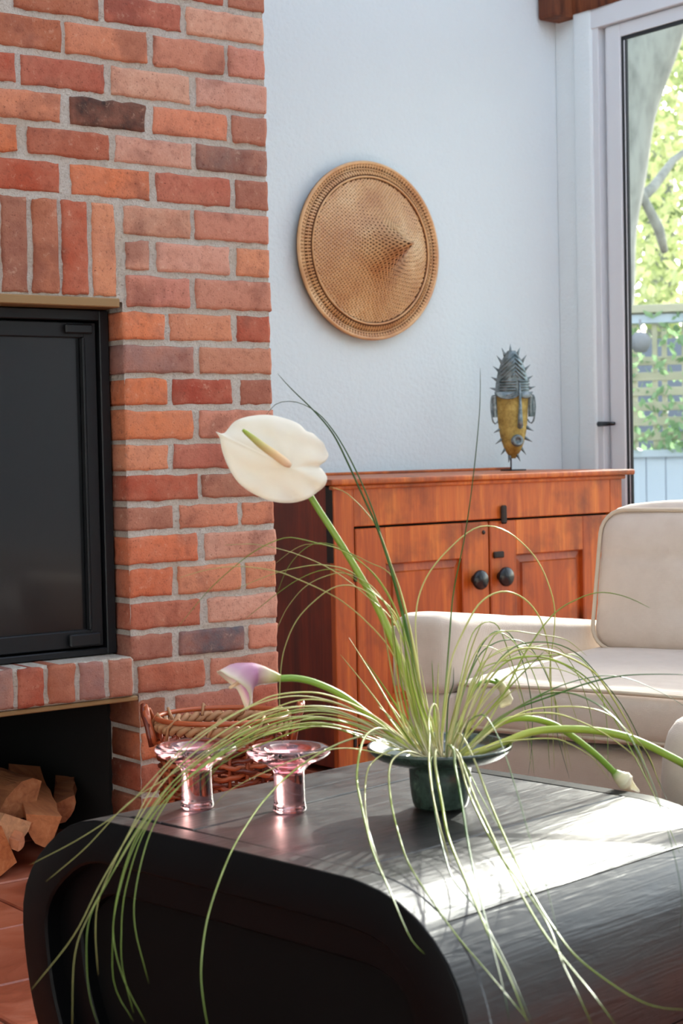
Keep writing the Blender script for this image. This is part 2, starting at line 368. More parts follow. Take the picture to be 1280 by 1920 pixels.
# window
def window(name, ya, yb, label):
    w = struct(empty(name, (XW, (ya+yb)/2, 0)), label)
    def bx(nm, x0, x1, y0, y1, z0, z1, m=mWhitePaint, r=.0015):
        q = MB(); q.rbox(x0, x1, y0, y1, z0, z1, r); return q.build(nm, m, w)
    # ya = far side
    fr = bx('outer_frame', XW-.006, XW+.12, ya-.022, ya+.006, 0, 2.193); 
    bx('outer_frame', XW-.006, XW+.12, yb, yb+.03, 0, 2.193); bx('outer_frame', XW-.01, XW+.12, yb, ya+.006, 2.193-.006, 2.25); bx('sill', XW-.02, XW+.12, yb, ya, 0, .05)
    bx('inner_frame', XW+.022, XW+.11, ya-.041, ya-.025, .05, 2.186); bx('inner_frame', XW+.022, XW+.11, yb+.03, yb+.05, .05, 2.186)
    zt = 2.186
    # sash
    s1 = bx('sash_stile', XW+.004, XW+.028, ya-.108, ya-.046, .055, zt-.002, r=.003)
    bx('sash_stile', XW+.004, XW+.028, yb+.055, yb+.12, .055, zt-.002, r=.003); bx('sash_rail', XW+.006, XW+.028, yb+.12, ya-.108, 2.142, zt-.002); bx('sash_rail', XW+.006, XW+.028, yb+.12, ya-.108, .055, .15)
    y1, y0 = ya-.108, yb+.12
    for (a, c, d, e) in ((y1-.008, y1, .15, 2.142), (y0, y0+.011, .15, 2.142), (y0, y1, 2.131, 2.142), (y0, y1, .15, .161)):
        bx('gasket', XW+.010, XW+.020, a, c, d, e, mGasket, .001)
    bx('spacer_bar', XW+.012, XW+.018, y1-.015, y1-.0085, .16, 2.13, mWhitePaint, .001)
    bx('gasket', XW+.010, XW+.019, y1-.022, y1-.0155, .16, 2.13, mGasket, .001)
    g = MB(); g.box(XW+.020, XW+.024, y0+.005, y1-.005, .156, 2.136); g.build('glass_pane', mGlass, w)
    return w
w1 = window('window_1', 3.872, 2.15, 'tall white framed window looking onto the garden')
h = MB(); P = onX(1131, 795, XW-.004); Q = onX(1158, 796, XW-.004)
h.tube([(XW+.01, P.y, P.z), (XW-.02, P.y, P.z)], .0075, 12); h.tube([(XW-.02, P.y+.006, P.z), (XW-.02, (P.y+Q.y)/2, P.z), (XW-.02, Q.y, P.z)], [.009, .0075, .0055], 12)
tag(h.build('handle', mBlackKnob, w1), 'small black lever handle')
window('window_2', 1.95, .2, 'second tall white window nearer the camera, out of view')

# ------------------------------------------------------------------ fireplace
fp = tag(empty('fireplace', (1.4, YF+.4, 0)), 'red brick chimney breast with a dark fire opening and log niche', 'fireplace')
XR = 2.134; XFL = .35; OX0, OX1 = .80, 1.757; DEP = .052
je = [29, 90, 156, 218, 278, 336, 400, 463, 525, 589, 648, 707, 764, 825, 880, 934.5, 987, 1046, 1105, 1162, 1216, 1275, 1335]
jz = []
for y in je: jz.append(onY(485+35*y/1215, y, YF).z)
while jz[-1] > .06: jz.append(jz[-1]-.0695)
jz[-1] = 0.0
jz = [jz[0]+.072*k for k in range(14, 0, -1)]+jz; N0 = 13  # index of course c0 top
# mortar body built from blocks, with noisy front face
mm = MB()
def mface(x0, x1, z0, z1, yf=YF+.001):
    nu = max(2, int((x1-x0)/.006)); nv = max(2, int((z1-z0)/.006))
    def fn(u, v):
        x = x0+(x1-x0)*u; z = z0+(z1-z0)*v; p = Vector((x*55, z*55, 3))
        k = noise.noise(p)*.0026+noise.noise(p*2.7)*.0018
        return Vector((x, yf-k, z))
    mm.grid(fn, nu, nv)
HT = HC
NZ = .33   # niche top
mface(1.777, XR-.002, 0, .36); mface(OX1+.004, XR-.002, .35, 2.05); mface(1.2, OX1+.007, 1.172, 2.05)
mm.box(OX1+.007, XR-.004, YF+.006, YW-.002, .345, HT); mm.box(1.783, XR-.004, YF+.006, YW-.002, .0, .345); mm.box(XFL, OX0, YF+.006, YW-.002, 0, HT)
mm.box(OX0, OX1, YF+.006, YW-.002, 1.177, HT)
mm.box(OX0, OX1, YF+.01, YW-.002, .345, .425)
mm.box(OX0, OX1, 3.9, YW-.002, 0, HT)
mor = mm.build('mortar', mMortar, fp)
sb = MB(); sb.box(OX0, 1.78, 3.85, 3.9, 0, .345); sb.box(1.774, 1.783, YF+.135, 3.9, 0, .345); sb.box(OX0, OX1, YF+.06, 3.9, .335, .345)
sb.box(OX0, OX1, 3.6, 3.9, .425, 1.17); sb.box(OX1-.004, OX1, YF+.09, 3.6, .425, 1.17)
sb.build('soot_lining', mSootShade, fp)
COL = dict(o=(208, 134, 102), r=(176, 100, 80), p=(206, 154, 134), d=(62, 48, 46), m=(142, 106, 100), b=(164, 108, 90), g=(94, 90, 96), s=(168, 102, 74), O=(212, 120, 80), R=(168, 80, 58), q=(200, 136, 114))
brick_n = 0
def brick(x0, x1, z0, z1, c, y0=None, dep=.1, name='brick', jag=.0024, proud=None, sub=True):
    """rounded, slightly irregular brick"""
    global brick_n; brick_n += 1
    y0 = YF-.004 if y0 is None else y0
    if proud is None: proud = random.uniform(-.0015, .002)
    y0 -= proud; rs = brick_n*13.7
    nx = max(4, min(9, int((x1-x0)/.024))); nz = max(3, min(8, int((z1-z0)/.018)))
    q = MB(); r = .005
    xs = [x0, x0+r*.4]+[x0+r*1.6+(x1-x0-3.2*r)*i/nx for i in range(nx+1)]+[x1-r*.4, x1]
    zs = [z0, z0+r*.4]+[z0+r*1.6+(z1-z0-3.2*r)*i/nz for i in range(nz+1)]+[z1-r*.4, z1]
    def fr(i, n): return {0: 1.0, 1: .35}.get(min(i, n-1-i), 0)
    vs = []; A, B = len(xs), len(zs)
    for i, x in enumerate(xs):
        for j, z in enumerate(zs):
            fx, fz = fr(i, A), fr(j, B); p = Vector((x*38+rs, z*38, rs)); e = max(fx, fz)
            dx = (noise.noise(p)+.6*noise.noise(p*2.9))*jag*1.5*(1 if fx > 0 else 0); dz = (noise.noise(p+Vector((9, 9, 0)))+.6*noise.noise(p*2.7))*jag*1.5*(1 if fz > 0 else 0)
            yy = y0+(.008 if max(fx, fz) == 1 else 0)+(.0014 if max(fx, fz) == .35 else 0)+noise.noise(p*1.3)*.0012
            cr = .003 if fx == 1 and fz == 1 else 0
            vs.append(Vector((x+dx+(cr if i == 0 else -cr), yy, z+dz+(cr if j == 0 else -cr))))
    fs = [(i*B+j, (i+1)*B+j, (i+1)*B+j+1, i*B+j+1) for i in range(A-1) for j in range(B-1)]
    per = [i*B for i in range(A)]+[(A-1)*B+j for j in range(1, B)]+[i*B+B-1 for i in range(A-2, -1, -1)]+[j for j in range(B-2, 0, -1)]
    o = len(vs); vs += [Vector((vs[k].x, y0+dep, vs[k].z)) for k in per]; n = len(per)
    fs += [(per[k], per[(k+1) % n], o+(k+1) % n, o+k) for k in range(n)]+[tuple(range(o, o+n))]
    q.add(vs, fs, True); ob = q.build(name, mBrick, fp)
    c = COL[c] if isinstance(c, str) else c; j = random.uniform(-7, 7)
    ob.color = rgb(*[max(5, min(250, v+j+random.uniform(-3, 3))) for v in c]); return ob
s1 = 2.4615; s2 = 2.370
def cr1(*a): return [(x0/s1, x1/s1, c) for x0, x1, c in a]
def cr2(*a): return [(x0/s2, x1/s2, c) for x0, x1, c in a]
E_ = None
C = {0: cr1((330, 650, 'b'), (680, 1030, 'r'), (1048, 1190, 'b')), 1: cr1((60, 455, 's'), (480, 833, 'r'), (857, 1195, 'p')),
 2: cr1((-60, 285, 's'), (300, 675, 'o'), (705, 1035, 'q'), (1050, 1195, 'q')), 3: cr1((-300, 70, 'R'), (95, 482, 'r'), (508, 875, 'p'), (903, 1200, 'p')),
 4: cr1((-90, 280, 'o'), (318, 670, 'd'), (703, 1046, 'o'), (1068, 1207, 'b')), 5: cr1((-300, 80, 'O'), (125, 505, 'r'), (528, 885, 'p'), (905, 1210, 'm')),
 6: cr1((-90, 277, 'R'), (325, 693, 'O'), (720, 1062, 'r'), (1085, 1218, 'b')), 7: cr1((568, 880, 'p'), (900, 1222, 'q')),
 8: cr1((576, 690, 'p'), (721, 1058, 'p'), (1090, 1223, 'o')), 9: cr1((583, 874, 'q'), (902, 1228, 'q')),
 10: cr2((0, 727, 'O'), (752, 1030, 'o'), (1051, 1190, 'R')), 11: cr2((0, 859, 'm'), (885, 1193, 'q')), 12: cr2((0, 741, 'O'), (762, 1031, 'R'), (1064, 1195, 'b')),
 13: cr2((0, 857, 'O'), (885, 1200, 'q')), 14: cr2((0, 749, 'o'), (770, 1060, 'r'), (1085, 1203, 'q')), 15: cr2((0, 877, 'R'), (895, 1206, 'b')),
 16: cr2((0, 767, 'b'), (792, 1056, 'o'), (1074, 1214, 'o')), 17: cr2((0, 875, 'O'), (906, 1218, 'p')), 18: cr2((0, 763, 'O'), (790, 1070, 'o'), (1090, 1222, 'o')),
 19: cr2((0, 889, 'r'), (919, 1226, 'p')), 20: cr2((0, 765, 'b'), (795, 1086, 'g'), (1102, 1230, 'q')), 21: cr2((612, 908, 'r'), (934, 1236, 'q')),
 22: cr2((0, 732, 's'), (775, 1100, 'b'), (1122, 1240, 'r')), 23: cr2((0, 735, 'O'), (765, 1000, 'm'), (1025, 1240, 's')), 24: cr2((0, 800, 'R'), (830, 1240, 's')), 25: cr2((0, 735, 's'), (765, 1000, 's'), (1025, 1240, 'm')), 26: cr2((0, 800, 's'), (830, 1240, 'm'))}
HB = .0055
for k in range(0, len(jz)-1):
    z1, z0 = jz[k]-HB, jz[k+1]+HB
    ci = k-N0
    if ci in C:
        if ci <= 22: yc = (je[ci-1]+je[ci])/2 if ci > 0 else 0
        else: yc = 1305+56*(ci-22)
        row = C[ci]; zc = (z0+z1)/2
        for i, (a, c_, col) in enumerate(row):
            def X(px):
                y = yc
                for _ in range(4): y += ( (CAMH + ray(px, y).z*(YF/ray(px, y).y)) - zc )*3160/3.6
                return onY(px, y, YF).x
            if ci >= 10 and i == 0: x0 = (OX1 if ci < 21 else 1.776)+.001+random.uniform(0, .002)
            else: x0 = X(a)
            if ci == 21 and i == 0: x0 = 1.776
            x1 = X(c_)
            if i == len(row)-1: x1 = XR+random.uniform(-.002, .003)
            if x1-x0 < .02: continue
            brick(x0, x1, z0, z1, col, dep=.13 if (ci > 21 and i == 0) else .1)
    else:
        if z0 > 2.2 and k % 1 == 0 and z0 > 2.0:
            pass
        x1 = XR; first_ = (k % 2 == 0); xe = OX1
        xlim = 1.3
        while x1 > xlim and z0 > 1.3 and z0 < 2.3:
            L = .098 if first_ else .205; first_ = False
            brick(max(x1-L, xlim-.1), x1, z0, z1, random.choice('orpqb')); x1 -= L+.011
    # left continuation, seen only from the side
    if ci in (0, 1, 2, 3, 4, 5, 6) :
        pass
# soldiers over the opening
zs0, zs1 = 1.182, jz[N0+7]-HB
for a, c_, col in cr1((5, 127, 'b'), (148, 268, 's'), (285, 402, 'R'), (423, 532, 'o')):
    x0, x1 = onY(a, 462, YF).x, onY(c_, 462, YF).x; brick(x0, x1, zs0, zs1, col)
x = onY(5/s1, 462, YF).x-.008
while x > OX0: brick(x-.06, x, zs0, zs1, random.choice('orsb')); x -= .069
# sill bricks (rowlock ledge)
x = 1.748; cs = ['b', 'm', 's', 'R', 'm', 'b', 's', 'r']
widths = [.055, .058, .062, .058, .058]+[.058]*10
for i in range(15):
    w_ = widths[i]
    if x-w_ < OX0: break
    brick(x-w_, x, .352, .430, cs[i % 8], y0=YF-.026, dep=.14, jag=.0025, proud=0); x -= w_+.009
ml = MB(); ml.rbox(OX0, 1.757, YF-.020, YF+.1, .349, .431, .006); ml.build('ledge_mortar', mMortar, fp)
ml = MB(); ml.rbox(OX0, 1.765, YF-.018, YF+.10, .338, .348, .002); ml.build('ledge_strip', mSteelL, fp)
ml = MB(); ml.rbox(OX0, 1.752, YF-.006, YF+.11, 1.160, 1.179, .002); ml.build('lintel', mSteelL, fp)
# insert
ins = tag(empty('fireplace_insert', (1.28, YF+.07, .45)), 'black metal fireplace door with dark mesh screened glass', 'fireplace door')
XI = OX1-.001; ZI0, ZI1 = .433, 1.158; YI = YF+DEP
def ib(nm, a, m, par=ins, r=.002): q = MB(); q.rbox(*a, r); return q.build(nm, m, par)
fr = MB()
for a in ((XI-.022, XI, YI, YI+.05, ZI0, ZI1), (OX0, OX0+.03, YI, YI+.05, ZI0, ZI1), (OX0+.03, XI-.022, YI, YI+.05, ZI1-.022, ZI1), (OX0+.03, XI-.022, YI, YI+.05, ZI0, ZI0+.014)): fr.rbox(*a, .002)
fr.build('frame', mBlackMetal, ins)
dr = empty('door', (1.7, YI+.01, .45)); dr.parent = ins; dr.location = (.42, 0, 0)
dx1 = XI-.028; dx0 = dx1-.44; dz0, dz1 = ZI0+.018, ZI1-.026
ib('stile', (dx1-.028, dx1, YI+.006, YI+.03, dz0, dz1), mBlackMetal, dr); ib('stile', (dx0, dx0+.028, YI+.006, YI+.03, dz0, dz1), mBlackMetal, dr)
ib('rail', (dx0+.028, dx1-.028, YI+.006, YI+.03, dz1-.032, dz1), mBlackMetal, dr); ib('rail', (dx0+.028, dx1-.028, YI+.006, YI+.03, dz0, dz0+.036), mBlackMetal, dr)
ib('glass_pane', (dx0+.026, dx1-.026, YI+.018, YI+.022, dz0+.034, dz1-.03), mMesh, dr, .0005)
ib('hinge', (dx1-.075, dx1-.012, YI-.006, YI+.004, dz1-.024, dz1-.004), mBlackMetal, dr, .003); ib('hinge', (dx1-.085, dx1-.012, YI-.008, YI+.004, dz0+.004, dz0+.03), mBlackMetal, dr, .003)
ib('bead', (dx1-.034, dx1-.029, YI+.002, YI+.016, dz0+.036, dz1-.032), mBlackMetal, dr, .001)
dr2 = empty('door', (1.1, YI, .45)); dr2.parent = ins; dr2.location = (-.2, 0, 0)
ex1 = dx0-.004; ex0 = OX0+.034
ib('stile', (ex1-.028, ex1, YI+.006, YI+.03, dz0, dz1), mBlackMetal, dr2); ib('rail', (ex0+.028, ex1-.028, YI+.006, YI+.03, dz1-.032, dz1), mBlackMetal, dr2); ib('rail', (ex0+.028, ex1-.028, YI+.006, YI+.03, dz0, dz0+.036), mBlackMetal, dr2)
ib('stile', (ex0, ex0+.028, YI+.006, YI+.03, dz0, dz1), mBlackMetal, dr2); ib('glass_pane', (ex0+.026, ex1-.026, YI+.018, YI+.022, dz0+.034, dz1-.03), mMesh, dr2, .0005)

# logs in the niche
def log(P, L, rad, rot, tilt, ang, col, label, seed, yaw=0, flat=.0):
    random.seed(seed); n = 7; pts = []
    rad *= 1.18
    for k in range(n):
        a = math.radians(-ang/2+ang*k/(n-1)); pts.append((rad*math.cos(a), rad*math.sin(a)))
    poly = [(0-rad*.35, 0)]+[(x-rad*.35, y) for x, y in pts]
    q = MB(); m_ = 8; R_ = Matrix.Rotation(yaw, 3, 'Z') @ Matrix.Rotation(tilt, 3, 'X') @ Matrix.Rotation(rot, 3, 'Y')
    vs = []
    for i in range(m_+1):
        for k, (x, z) in enumerate(poly):
            p = Vector((x, i/m_*L, z)); w = noise.noise(p*30+Vector((seed, 0, 0)))*.006+noise.noise(p*80+Vector((seed, 0, 0)))*.002
            p = p*1.0+Vector((x, 0, z)).normalized()*w; vs.append(Vector(P)+R_ @ p)
    K = len(poly); fs = [(i*K+k, i*K+(k+1) % K, (i+1)*K+(k+1) % K, (i+1)*K+k) for i in range(m_) for k in range(K)]+[tuple(range(K)), tuple(m_*K+k for k in range(K))[::-1]]
    q.add(vs, fs, False); mn = min(v.z for v in vs)
    o = q.build('split_log', mLog, org=P); o.color = rgb(*col); tag(o, label, 'firewood', 'split logs in the fireplace niche'); return o
random.seed(3)
def lp(x, y, Y): return onY(x, y, Y)
log(lp(8, 1612, YF+.03), .34, .075, math.radians(200), 0.0, 95, (190, 96, 44), 'large orange split log at the bottom of the pile', 1, .15)
log(lp(14, 1545, YF+.04), .36, .062, math.radians(75), 0, 100, (206, 160, 120), 'pale split log with cracked end in the middle of the pile', 2, .1)
log(lp(48, 1512, YF+.13), .34, .065, math.radians(235), 0, 110, (150, 92, 60), 'square ended brown log on top of the pile', 3, .05)
log(lp(95, 1545, YF+.04), .36, .06, math.radians(150), .12, 80, (196, 120, 76), 'reddish split log leaning at the right of the pile', 4, -.35)
log(lp(112, 1515, YF+.16), .3, .038, math.radians(40), .05, 120, (150, 84, 54), 'thin bark covered log behind the leaning log', 5, -.5)
log(lp(40, 1578, YF+.02), .07, .016, math.radians(20), .1, 150, (200, 130, 100), 'small wood chip wedged between the logs', 6, .4)

# ------------------------------------------------------------------ hat on wall
HCn = onY(690, 471, YW-.02); HR = .268; HH = .135
def hatT(v):  # local: x,y in plane of wall, z towards the room
    return Vector((HCn.x+v.x, YW-.012-v.z, HCn.z+v.y))
ho = tag(empty('straw_hat', (HCn.x, YW-.02, HCn.z)), 'conical woven bamboo hat with pointed tip hung on the white wall', 'hat')
def hprof(r):
    t = r/HR
    if t > .80: return .012+.012*(1-t)/.2+.004*math.sin((t-.8)/.2*math.pi*3)
    u = t/.80; return .022+.105*(1-u)**1.15+.098*max(0, (1-u/.52))**2.1
prof = [(HR*t/60, hprof(HR*t/60)) for t in range(0, 61)]
q = MB(); q.lathe([(max(r, .0005), z-.002) for r, z in prof], 96, hatT); q.build('base_layer', mStrawDark, ho)
# woven strips: two families of spirals as thin ribbons
def strip(fn, w, n, mb):
    pts = [fn(i/n) for i in range(n+1)]
    vs = []
    for i, (p, nn) in enumerate(pts):
        a = pts[max(0, i-1)][0]; c = pts[min(n, i+1)][0]; t = (c-a).normalized(); s_ = t.cross(nn).normalized()*w/2
        vs += [p-s_, p+nn*.0008, p+s_]
    fs = [];
    for i in range(n): fs += [(i*3, i*3+1, i*3+4, i*3+3), (i*3+1, i*3+2, i*3+5, i*3+4)]
    mb.add([hatT(v) for v in vs], fs, True)
def hpt(x, y, off):
    r = math.hypot(x, y); z = hprof(r); e = .002; dz = (hprof(r+e)-hprof(max(0, r-e)))/(2*e if r > e else e+r)
    nn = Vector((-dz*x/max(r, 1e-4), -dz*y/max(r, 1e-4), 1)).normalized(); return Vector((x, y, z))+nn*off, nn
R1 = HR*.80
for fam, angle in ((0, 40), (1, 130)):
    q = MB(); a = math.radians(angle); ca, sa = math.cos(a), math.sin(a)
    sp = .0078; k = -int(R1/sp)
    while k*sp < R1:
        d = k*sp; hl = math.sqrt(max(0, R1*R1-d*d)); k += 1
        if hl < .01: continue
        nn_ = max(6, int(hl*2/.0078))
        ph = k % 2
        strip(lambda t, d=d, hl=hl, ph=ph, nn_=nn_: hpt(ca*(t*2-1)*hl-sa*d, sa*(t*2-1)*hl+ca*d, .0012+.0011*math.sin(math.pi*(t*nn_+ph+fam))), .0052, nn_*2, q)
    q.build('woven_strips', mStraw, ho)
for r0, r1, nm in ((.80, .845, 'inner_band'), (.90, .93, 'middle_band'), (.965, 1.0, 'rim')):
    q = MB(); rr = (r0+r1)/2*HR; w_ = (r1-r0)*HR/2
    q.tube([(hatT(Vector((rr*math.cos(a*2*math.pi/96), rr*math.sin(a*2*math.pi/96), hprof(rr)+.001)))) for a in range(96)], w_*.55 if nm != 'rim' else .006, 8, closed=True)
    q.build(nm, mStraw, ho)
for r0, r1 in ((.845, .90), (.93, .965)):
    q = MB()
    for k in range(150):
        a = 2*math.pi*k/150; 
        p0, n0 = hpt(HR*r0*math.cos(a), HR*r0*math.sin(a), .001); p1, n1 = hpt(HR*r1*math.cos(a), HR*r1*math.sin(a), .001)
        tt = Vector((-math.sin(a), math.cos(a), 0))*.0033
        q.add([hatT(v) for v in (p0-tt, p0+tt, p0+tt*.6+n0*.002, p0-tt*.6+n0*.002, p1-tt, p1+tt, p1+tt*.6+n1*.002, p1-tt*.6+n1*.002)], [(0,1,2,3),(4,5,6,7),(0,1,5,4),(3,2,6,7),(0,3,7,4),(1,2,6,5)])
    o = q.build('stitching', mStraw, ho); o['kind'] = 'stuff'
for r_, k_ in ((.872, .0015), (.948, .0015), (.985, .004)):
    q = MB(); q.tube([hatT(Vector((r_*HR*math.cos(a*2*math.pi/96), r_*HR*math.sin(a*2*math.pi/96), hprof(r_*HR)+k_))) for a in range(96)], .0016, 6, closed=True); q.build('binding_cord', mStraw, ho)

# ------------------------------------------------------------------ cabinet
YC = 3.5; CX0, CX1 = 2.600, 3.668; CZ = .762
cab = tag(empty('cabinet', ((CX0+CX1)/2, YC+.25, 0)), 'old orange pine cabinet with two panelled doors and black knobs', 'cabinet')
def cb(nm, a, m=mPine, par=cab, r=.002, seg=1):
    q = MB(); q.rbox(*a, r, seg); return q.build(nm, m, par)
YB = 4.02
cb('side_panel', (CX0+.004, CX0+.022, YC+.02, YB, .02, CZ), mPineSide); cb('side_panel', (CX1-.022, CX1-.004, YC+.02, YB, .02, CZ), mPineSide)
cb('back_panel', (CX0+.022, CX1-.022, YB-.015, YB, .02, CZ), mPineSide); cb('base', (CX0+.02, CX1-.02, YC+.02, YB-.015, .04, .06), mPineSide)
tp = MB(); tp.rbox(CX0-.022, CX1+.034, YC-.024, YB, CZ, CZ+.016, .006, 3); tp.build('top_board', mPineH, cab)
cb('back_strip', (CX0-.01, CX1+.02, YB-.02, YB, CZ+.016, CZ+.024), mPineH)
lz = .652
cb('frieze', (CX0+.066, CX1-.05, YC, YC+.02, lz, CZ-.001), mPineH)
cb('stile', (CX0, CX0+.066, YC-.001, YC+.02, 0, CZ-.001), mPine); cb('stile', (CX1-.05, CX1, YC-.001, YC+.02, 0, CZ-.001), mPine)
cb('moulding', (CX0-.006, CX1+.008, YC-.01, YC+.01, CZ-.012, CZ), mPineH, r=.004, seg=2)
cb('bottom_rail', (CX0+.066, CX1-.05, YC, YC+.02, .0, .07), mPineH)
dk = MB(); dk.box(CX0+.03, CX1-.03, YC+.024, YC+.03, .05, CZ-.02); dk.build('interior_shade_sheet', mSootShade, cab)  # black sheet stands in for the shade seen through the door gaps
cb('corner_gap_shade', (CX0-.003, CX0+.004, YC+.002, YC+.03, .56, CZ-.002), mIron)  # dark strip stands in for the shade in the gap beside the stile
DM = 3.138
def door(x0, x1, hx, lab=None):
    d = empty('door', ((x0+x1)/2, YC, .1)); d.parent = cab; d.location = Vector(((x0+x1)/2, YC, .1))-cab.location
    y0, y1 = YC-.002, YC+.018; z0, z1 = .078, lz-.006; sw = .098; tr = .098
    if hx: lsw, rsw = .098, .112
    else: lsw, rsw = .1, .098
    cb('stile', (x0, x0+lsw, y0, y1, z0, z1), mPine, d, .003); cb('stile', (x1-rsw, x1, y0, y1, z0, z1), mPine, d, .003)
    cb('rail', (x0+lsw, x1-rsw, y0+.0008, y1, z1-tr, z1), mPineH, d, .002); cb('rail', (x0+lsw, x1-rsw, y0+.0008, y1, z0, z0+.1), mPineH, d, .002)
    px0, px1, pz0, pz1 = x0+lsw, x1-rsw, z0+.1, z1-tr
    q = MB(); i1, i2 = .022, .034
    A = [(px0, pz0), (px1, pz0), (px1, pz1), (px0, pz1)]; B = [(px0+i1, pz0+i1), (px1-i1, pz0+i1), (px1-i1, pz1-i1), (px0+i1, pz1-i1)]; Cc = [(px0+i2*.75, pz0+i2*.75), (px1-i2*.75, pz0+i2*.75), (px1-i2*.75, pz1-i2*.75), (px0+i2*.75, pz1-i2*.75)]
    vs = [Vector((x, YC+.013, z)) for x, z in A]+[Vector((x, YC+.009, z)) for x, z in B]+[Vector((x, YC+.003, z)) for x, z in Cc]
    fs = [(i, (i+1) % 4, 4+(i+1) % 4, 4+i) for i in range(4)]+[(4+i, 4+(i+1) % 4, 8+(i+1) % 4, 8+i) for i in range(4)]+[(8, 9, 10, 11)]
    q.add(vs, fs); q.build('door_panel', mPine, d, fixn=False)
    return d
dl = door(CX0+.070, DM-.003, 0); dr_ = door(DM+.003, CX1-.054, 1)
for (px, py, dd) in ((897, 1087, dl), (945, 1081, dr_)):
    k = onY(px, py, YC-.02)
    q = MB(); q.lathe([(.0005, 0), (.012, 0), (.013, -.003), (.012, -.006), (.0105, -.012), (.015, -.016), (.0245, -.019), (.0275, -.024), (.027, -.030), (.022, -.035), (.0005, -.038)], 32, lambda v: Vector((k.x+v.x, YC-.002+v.z, k.z+v.y)))
    tag(q.build('knob', mBlackKnob, dd), 'round black wooden knob')
k = onY(941, 964, YC); cb('turn_latch', (k.x-.011, k.x+.009, YC-.014, YC-.003, k.z-.027, k.z+.025), mIron, cab, .004)
k = onY(930, 1040, YC); cb('bolt', (k.x-.016, k.x+.022, YC-.012, YC-.002, k.z-.009, k.z+.009), mIron, dr_, .003)
q = MB(); k = onY(905, 998, YC); q.tube([(k.x, YC-.004, k.z), (k.x, YC+.002, k.z)], .006, 10); q.build('keyhole', mIron, dl)
for py in (1075,): k = onY(664, py, YC); cb('hinge', (k.x-.004, k.x+.006, YC-.006, YC+.002, k.z-.022, k.z+.022), mIron, dl, .002)
k = onY(664, 1385, YC); cb('hinge', (k.x-.004, k.x+.006, YC-.006, YC+.002, k.z-.022, k.z+.022), mIron, dl, .002)

# ------------------------------------------------------------------ mask on stand
mx = onY(962, 882, 3.82); MP = Vector((mx.x, 3.82, CZ+.016))
ms = tag(empty('mask_sculpture', MP), 'spiked metal and brass mask on a thin rod standing on the cabinet', 'sculpture')
MS = 5.2/3160  # metres per picture unit at the mask
def mloc(px, py, out): # sculpture's own plane, facing the camera side of the room, turned a little
    ax = Vector((.80, -.60, 0)); nn = Vector((-.60, -.80, 0))
    return Vector((MP.x, MP.y, 0))+ax*((px-966)*MS)+nn*out+Vector((0, 0, CZ+.016+(885-py)*MS*1.0))
q = MB(); q.tube([mloc(962, 884, 0), mloc(962, 800, 0)], .0022, 8); q.box(MP.x-.03, MP.x+.03, MP.y-.025, MP.y+.025, CZ+.016, CZ+.020); q.build('stand', mBrassDark, ms)
outl = [(650, 0.5), (655, 3), (665, 9), (680, 18), (700, 25), (720, 29), (740, 31), (752, 30), (770, 29), (790, 28), (808, 26), (828, 22), (845, 16), (856, 9), (863, 4)]
def mhw(py):
    for (a, wa), (b_, wb) in zip(outl, outl[1:]):
        if a <= py <= b_: return wa+(wb-wa)*(py-a)/(b_-a)
    return .5
def mslab(y0, y1, inner, matr, nm, extra=0):
    q = MB()
    def fn(u, v):
        py = y0+(y1-y0)*u; hw = mhw(py)*inner; t = v*2-1
        return mloc(966+hw*t, py, (.030*math.sqrt(max(0, 1-t*t*.92))+extra)*min(1, mhw(py)/18))
    def fb(u, v):
        py = y0+(y1-y0)*u; hw = mhw(py)*inner; return mloc(966+hw*(v*2-1), py, -.002)
    q.grid(fn, 26, 14); q.grid(fb, 26, 14)
    return q.build(nm, matr, ms, weld=False)
mslab(745, 862, .98, mBrass, 'face'); mslab(662, 742, 1.02, mPatina, 'crown', .004)
# crown: chevron ridges, bands and brows
q = MB()
for s_ in (-1, 1):
    for i in range(7):
        y0 = 668+i*7.5; pts = []
        for t in range(5):
            x = 970+s_*t/4*26; y = y0+t*6.5
            hw = mhw(y)*.97
            if abs(x-966) < hw and y < 718: pts.append(mloc(x, y, .036*math.sqrt(max(.05, 1-((x-966)/max(hw, 1))**2*.9))*min(1, mhw(y)/18)+.002))
        if len(pts) > 1: q.tube(pts, .0028, 6)
    for i in range(4):
        y = 719+i*5.2; pts = []
        for t in range(7):
            x = 976+(s_*t/6*(30 if s_ < 0 else 21)) - (4 if s_ < 0 else 0); u = (x-966)/(mhw(y)*1.0); pts.append(mloc(x, y, .036*math.sqrt(max(.05, 1-u*u*.9))+.003))
        q.tube(pts, .0030, 6)
    # brow lobes
cxs = ((956, 22, 12), (989, 13, 11))
for cx, rx, ry in cxs:
    for f in (1, .72, .45):
        pts = []
        for t in range(13):
            a = math.pi*t/12; x = cx+rx*f*math.cos(a); y = 739+ry*f*math.sin(a)*1.0; u = (x-966)/33; pts.append(mloc(x, y, .036*math.sqrt(max(.05, 1-u*u*.9))+.003))
        q.tube(pts, .003, 6)
q.build('ridges', mPatina, ms)
q = MB()
for cx, rx, ry in cxs:
    vs = [mloc(cx+rx*math.cos(math.pi*t/12), 739+ry*math.sin(math.pi*t/12), .037) for t in range(13)]+[mloc(cx, 739, .040)]
    q.add(vs, [(13, i, i+1) for i in range(12)]+[(13, 12, 0)], True)
q.build('brow', mPatina, ms, fixn=False)
q = MB(); q.tube([mloc(978, 725, .038), mloc(978, 760, .046), mloc(977, 790, .056), mloc(977, 803, .054)], [.003, .0045, .0075, .009], 8); q.tube([mloc(977, 803, .05), mloc(977, 806, .04)], [.009, .004], 8); q.build('nose', mPatina, ms)
q = MB()
c_ = mloc(972, 829, .05); d_ = Vector((-.45, -.88, .05)).normalized(); u_ = d_.orthogonal().normalized(); w_ = d_.cross(u_)
